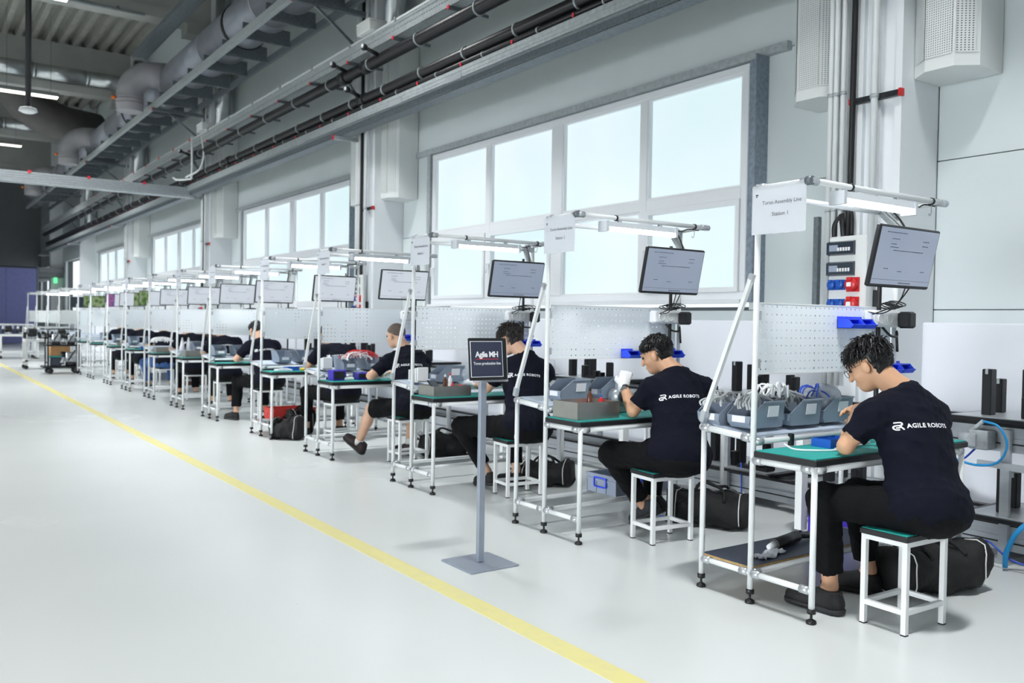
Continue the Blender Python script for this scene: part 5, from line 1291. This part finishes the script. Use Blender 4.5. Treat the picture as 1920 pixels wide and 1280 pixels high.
        G.rc(he+u0*.02+d*.03, to+u0*.02-d*.036, .046, .042, .02).el(lerp(he, to, .68)+u0*.02, (.054,.08,.03), np.stack([np.cross(d, u0), d, u0], 1), .02); G.cut(he+u0*.028, u0).cut(he-u0*.0, -u0)
        obj('sole', G.mesh('sole', off), 'shoe_sole', so)
        if shorts:
            K = MB(); K.tube([tuple(x-np.array(off)) for x in (an-u0*.01, an+nrm(J['kn'+s_]-an)*.05)], .042, 14); K.build('sock', 'sock_white', t)
    # --- hair
    r = (.083,.101,.092)
    G = SDF(hc-.16, hc+.17, .006)
    if hair_kind == 'fade': r = (.0765,.0965,.0872); G.el(H(0,-.012,.026), r, hf, .01, cuts=(((0,.07,.02),(0,.5,-.87)),)); G.folds(.002, 90, seed)
    else:
        G.el(H(0,-.016,.026), r, hf, .01, cuts=(((0,.09,.012),(0,.22,-.975)),)); G.el(H(0,-.018,.010), (.079,.098,.108), hf, .012, cuts=(((0,-.012,0),(0,1,0)), ((0,0,-.088),(0,-.35,-.94)))); G.el(H(0,.03,.065), (.066,.062,.044), hf, .02, cuts=(((0,.06,0),(0,1,.2)),))
        G.folds(.007 if hair_kind == 'messy' else .004, 60, seed+9)
    ho = obj('hair', G.mesh('hair', off), hair, t)
    if hair_kind != 'fade':
        mb = hair_strands(hf, hc-np.array(off), (.086,.104,.094), 1500 if h < .009 else 250, seed, .046 if hair_kind == 'messy' else .026, .22 if hair_kind == 'messy' else .12, -.05)
        mb.build('strands', hair, ho)
    if h < .009:
        for x in (-1, 1):
            e = MB().ell((0,0,0), (.013,.009,.008), 10, 6); M = Matrix([list(hf[0])+[0], list(hf[1])+[0], list(hf[2])+[0], [0,0,0,1]]); e.transform(Matrix.Translation(Vector(H(x*.031,.080,.004)-np.array(off)))@M); e.build('eye', 'eye_dark', t)
    if glasses:
        g = MB()
        for x in (-1, 1):
            g.tube([tuple(H(x*.034+.024*math.cos(a), .103, .0+.019*math.sin(a))-np.array(off)) for a in np.linspace(0, 6.283, 15)], .0013, 5)
            g.tube([tuple(H(*q)-np.array(off)) for q in ((x*.058,.101,.006),(x*.079,.09,.006),(x*.083,.0,.004),(x*.081,-.02,-.012))], .0015, 5)
        g.tube([tuple(H(*q)-np.array(off)) for q in ((-.011,.106,.004),(0,.109,.006),(.011,.106,.004))], .0013, 5); g.build('glasses', 'glasses_dark', t)
    for s_ in gloves:
        Gv = SDF(J['wr'+s_]-.24, J['wr'+s_]+.24, .0065); pn = np.array([0,.25,-1.0]) if ('n'+s_) not in J else J['n'+s_]
        hand_prims(Gv, J['wr'+s_], J['d'+s_], pn, -1 if s_ == 'R' else 1, .0035); Gv.rc(J['wr'+s_]-nrm(J['d'+s_])*.02, J['wr'+s_]+nrm(J['d'+s_])*.02, .032, .031, .01)
        Gv.folds(.002, 120, 4); obj('glove', Gv.mesh('glove', off), 'glove', t)
    if watch:
        w_, e_ = J['wrL'], J['elL']; d = nrm(w_-e_); c = Vector(w_-d*.03-np.array(off)); v_ = Vector(d)
        MB().tube([c-v_*.011, c+v_*.011], .0325, 16).build('watch_strap', 'black_plastic', t)
        q = Vector((-.75,-.65,.1)).normalized(); MB().cyl(c+q*.03, c+q*.041, .019, n=14).build('watch_case', 'watch_metal', t)
    # --- print on the back of the shirt
    bvh = BVHTree.FromPolygons([v.co for v in shirt_me.vertices], [p.vertices for p in shirt_me.polygons])
    lm = logo_mesh(.034); up_s = nrm(lerp(Rs[:,2], up, .35)); ctr = lerp(chest, neck, .12)-np.array(off)
    back = nrm(np.cross(up_s, right)); up2 = np.cross(right, back)
    if back[1] < 0: back = -back
    V = []; ok = True
    for v in lm.v:
        p = ctr+right*(v[0]-.16)+up_s*(v[1]+.0)-back*.5
        hit = bvh.ray_cast(Vector(p), Vector(back), 1.0)
        if hit[0] is None: hit = bvh.find_nearest(Vector(p+back*.4)); 
        V.append(tuple(hit[0]-Vector(back)*.0025))
    lm.v = V; lm.build('back_print', 'print_white', t)
    return t
def seated(root, yaw=0.0, hunch=0.0, **kw):
    """joints of a worker bent over the bench, before local changes"""
    c, s_ = math.cos(yaw), math.sin(yaw)
    def W(x, y, z): return (root[0]+x*c-y*s_, root[1]+x*s_+y*c, z)
    P = dict(pel=W(0,-.04,.53), chest=W(0,.09,.84), neck=W(0,.185+hunch*.5,1.045-hunch*.3), head=W(-.02,.28+hunch,1.185-hunch*.5), shL=W(-.185,.15+hunch*.3,.975), shR=W(.185,.15+hunch*.3,.975),
        elL=W(-.27,.32,.80), elR=W(.27,.32,.80), wrL=W(-.13,.50,.80), wrR=W(.13,.50,.80), dL=W(.35,1,.0), dR=W(-.35,1,.0),
        knL=W(-.13,.38,.50), knR=W(.13,.38,.50), anL=W(-.13,.34,.11), anR=W(.13,.34,.11), heL=W(-.13,.29,.002), heR=W(.13,.29,.002), toeL=W(-.15,.55,.002), toeR=W(.15,.55,.002), look=W(-.05,.8,-.55))
    for k in ('dL', 'dR', 'look'): P[k] = (P[k][0]-root[0], P[k][1]-root[1], P[k][2])
    P.update(kw); return P
PEOPLE = []
P1 = seated((3.80, 2.13), pel=(3.765,2.105,.53), chest=(3.80,2.18,.825), neck=(3.82,2.255,1.05), head=(3.74,2.385,1.16), shL=(3.64,2.30,.935), shR=(3.97,2.19,.925), elL=(3.56,2.375,.785), elR=(4.06,2.40,.80), wrL=(3.81,2.47,.925), wrR=(3.95,2.50,.89), dL=(.5,.5,.05), dR=(-.6,.5,.3), nL=(.6,-.2,-.6), nR=(-.5,-.3,-.7),
    knL=(3.545,2.47,.525), anL=(3.565,2.44,.12), heL=(3.56,2.375,.002), toeL=(3.535,2.66,.002), knR=(3.90,2.53,.50), anR=(3.97,2.50,.12), heR=(3.985,2.45,.002), toeR=(3.90,2.72,.002), look=(-.22,.80,-.50))
person('worker with messy black hair and glasses seated at the nearest bench', P1, (3.76, 2.16), 'skin_a', 'hair_black', 'messy', glasses=True, seed=2, h=.0068)
P2 = seated((3.93, 3.76), pel=(3.91,3.76,.53), chest=(3.99,3.83,.815), neck=(4.03,3.90,1.035), head=(3.975,4.03,1.14), shL=(3.86,3.96,.925), shR=(4.22,3.82,.93), elL=(3.785,4.03,.782), wrL=(3.845,4.19,.93), dL=(.5,.35,.65), nL=(.5,.5,-.7), elR=(4.36,4.02,.79), wrR=(4.22,4.24,.85), dR=(-.8,.4,.2),
    knL=(3.72,4.16,.50), anL=(3.97,4.10,.15), heL=(3.99,3.99,.12), toeL=(3.96,4.20,.004), knR=(4.10,4.16,.50), anR=(4.08,4.14,.15), heR=(4.10,4.03,.12), toeR=(4.07,4.24,.004), look=(-.42,.80,-.42))
person('worker with a wristwatch and raised white glove at the second bench', P2, (3.90, 3.82), 'skin_a', 'hair_black', 'short', gloves=('L', 'R'), watch=True, shoe='shoe_knit', seed=3, h=.0068)
P3 = seated((3.97, 5.42), pel=(3.965,5.40,.53), chest=(4.03,5.51,.84), neck=(4.075,5.575,1.075), head=(3.99,5.69,1.195), shL=(3.90,5.65,.955), shR=(4.23,5.51,.935), elL=(3.83,5.76,.80), wrL=(3.84,5.95,.82), elR=(4.29,5.74,.80), wrR=(4.12,5.92,.82), dR=(-.7,.5,.1), dL=(.2,.8,.2),
    knL=(3.70,5.93,.49), anL=(3.86,5.78,.13), heL=(3.88,5.70,.03), toeL=(3.86,5.95,.002), knR=(4.13,5.83,.50), anR=(4.12,5.75,.12), heR=(4.13,5.68,.002), toeR=(4.08,5.95,.002), look=(-.35,.82,-.42))
person('worker with tousled dark hair behind the standing sign, third bench', P3, (3.95, 5.45), 'skin_b', 'hair_brown', 'messy', gloves=('L',), seed=4, h=.0085)
P4 = seated((3.97, 7.2), pel=(3.965,7.19,.53), chest=(3.99,7.30,.83), neck=(3.99,7.40,1.055), head=(3.93,7.51,1.185), shL=(3.82,7.45,.945), shR=(4.155,7.35,.935), elL=(3.66,7.50,.80), wrL=(3.82,7.70,.80), elR=(4.22,7.54,.80), wrR=(4.08,7.72,.81), dL=(.6,.6,.05), dR=(-.6,.6,.05),
    knL=(3.70,7.55,.48), anL=(3.66,7.74,.13), heL=(3.68,7.70,.025), toeL=(3.58,7.90,.17), knR=(4.15,7.55,.48), anR=(4.15,7.62,.12), heR=(4.15,7.56,.002), toeR=(4.10,7.82,.002), look=(-.35,.90,-.22))
person('worker in shorts with cropped fading hair at the fourth bench', P4, (3.95, 7.24), 'skin_b', 'hair_fade', 'fade', shorts=True, shoe='shoe_brown', seed=5, h=.0085)
far = [(4, .0, .05, 'trousers', 'hair_black', dict()), (5, .12, .0, 'trousers', 'hair_black', dict(seed=8)), (6, -.1, .06, 'trousers', 'hair_brown', dict(seed=9)), (7, .05, .05, 'trousers', 'hair_black', dict(seed=12)), (8, -.08, .06, 'jeans', 'hair_brown', dict(seed=13)), (9, .05, .05, 'trousers', 'hair_black', dict(seed=14)), (10, 0, .05, 'trousers', 'hair_brown', dict(seed=15))]
for (i, yaw, hu, bt_, hr, kw) in far:
    x, y, r_ = ST[i]; rt = (x, y)
    P = seated(rt, yaw, hu+.03)
    c, s_ = math.cos(yaw), math.sin(yaw)
    def W(a, b, z): return (rt[0]+a*c-b*s_, rt[1]+a*s_+b*c, z)
    if i == 5: P.update(knL=W(-.22,.40,.50), anL=W(-.26,.36,.11), heL=W(-.26,.32,.002), toeL=W(-.30,.58,.002), pel=W(.0,-.04,.53), elL=W(-.30,.28,.80))
    if i == 4: P.update(knL=W(-.25,.38,.50), anL=W(-.27,.34,.11), heL=W(-.27,.29,.002), toeL=W(-.3,.55,.002))
    if i == 8: P.update(knL=W(-.32,.36,.50), anL=W(-.22,.42,.11), heL=W(-.22,.37,.002), toeL=W(-.27,.64,.002))
    person('worker in %s bent over the %s bench' % ('blue jeans' if bt_ == 'jeans' else 'navy shirt and black trousers', WHICH[i]), P, rt, 'skin_b' if i % 2 else 'skin_a', hr, 'short', bottom=bt_, h=.012, shoe='shoe_black', **(kw or dict(seed=7)))
# badges clipped to two workers
for (loc, lb) in (((3.83, 5.33, .50), 'white name badge hanging at the third worker hip'), ((3.90, 8.84, .50), 'white name badge hanging at the fifth worker hip')):
    t = thing('name_badge', loc, lb, 'badge'); MB().box(-.032,-.002,-.05,.032,.002,.022).build('card','paper',t); MB().box(-.034,-.004,.0225,.034,.003,.032).build('clip_bar','machine_dark',t); MB().cyl((0,0,.032),(0,0,.06),.004,n=6).build('clip','galvanised',t)
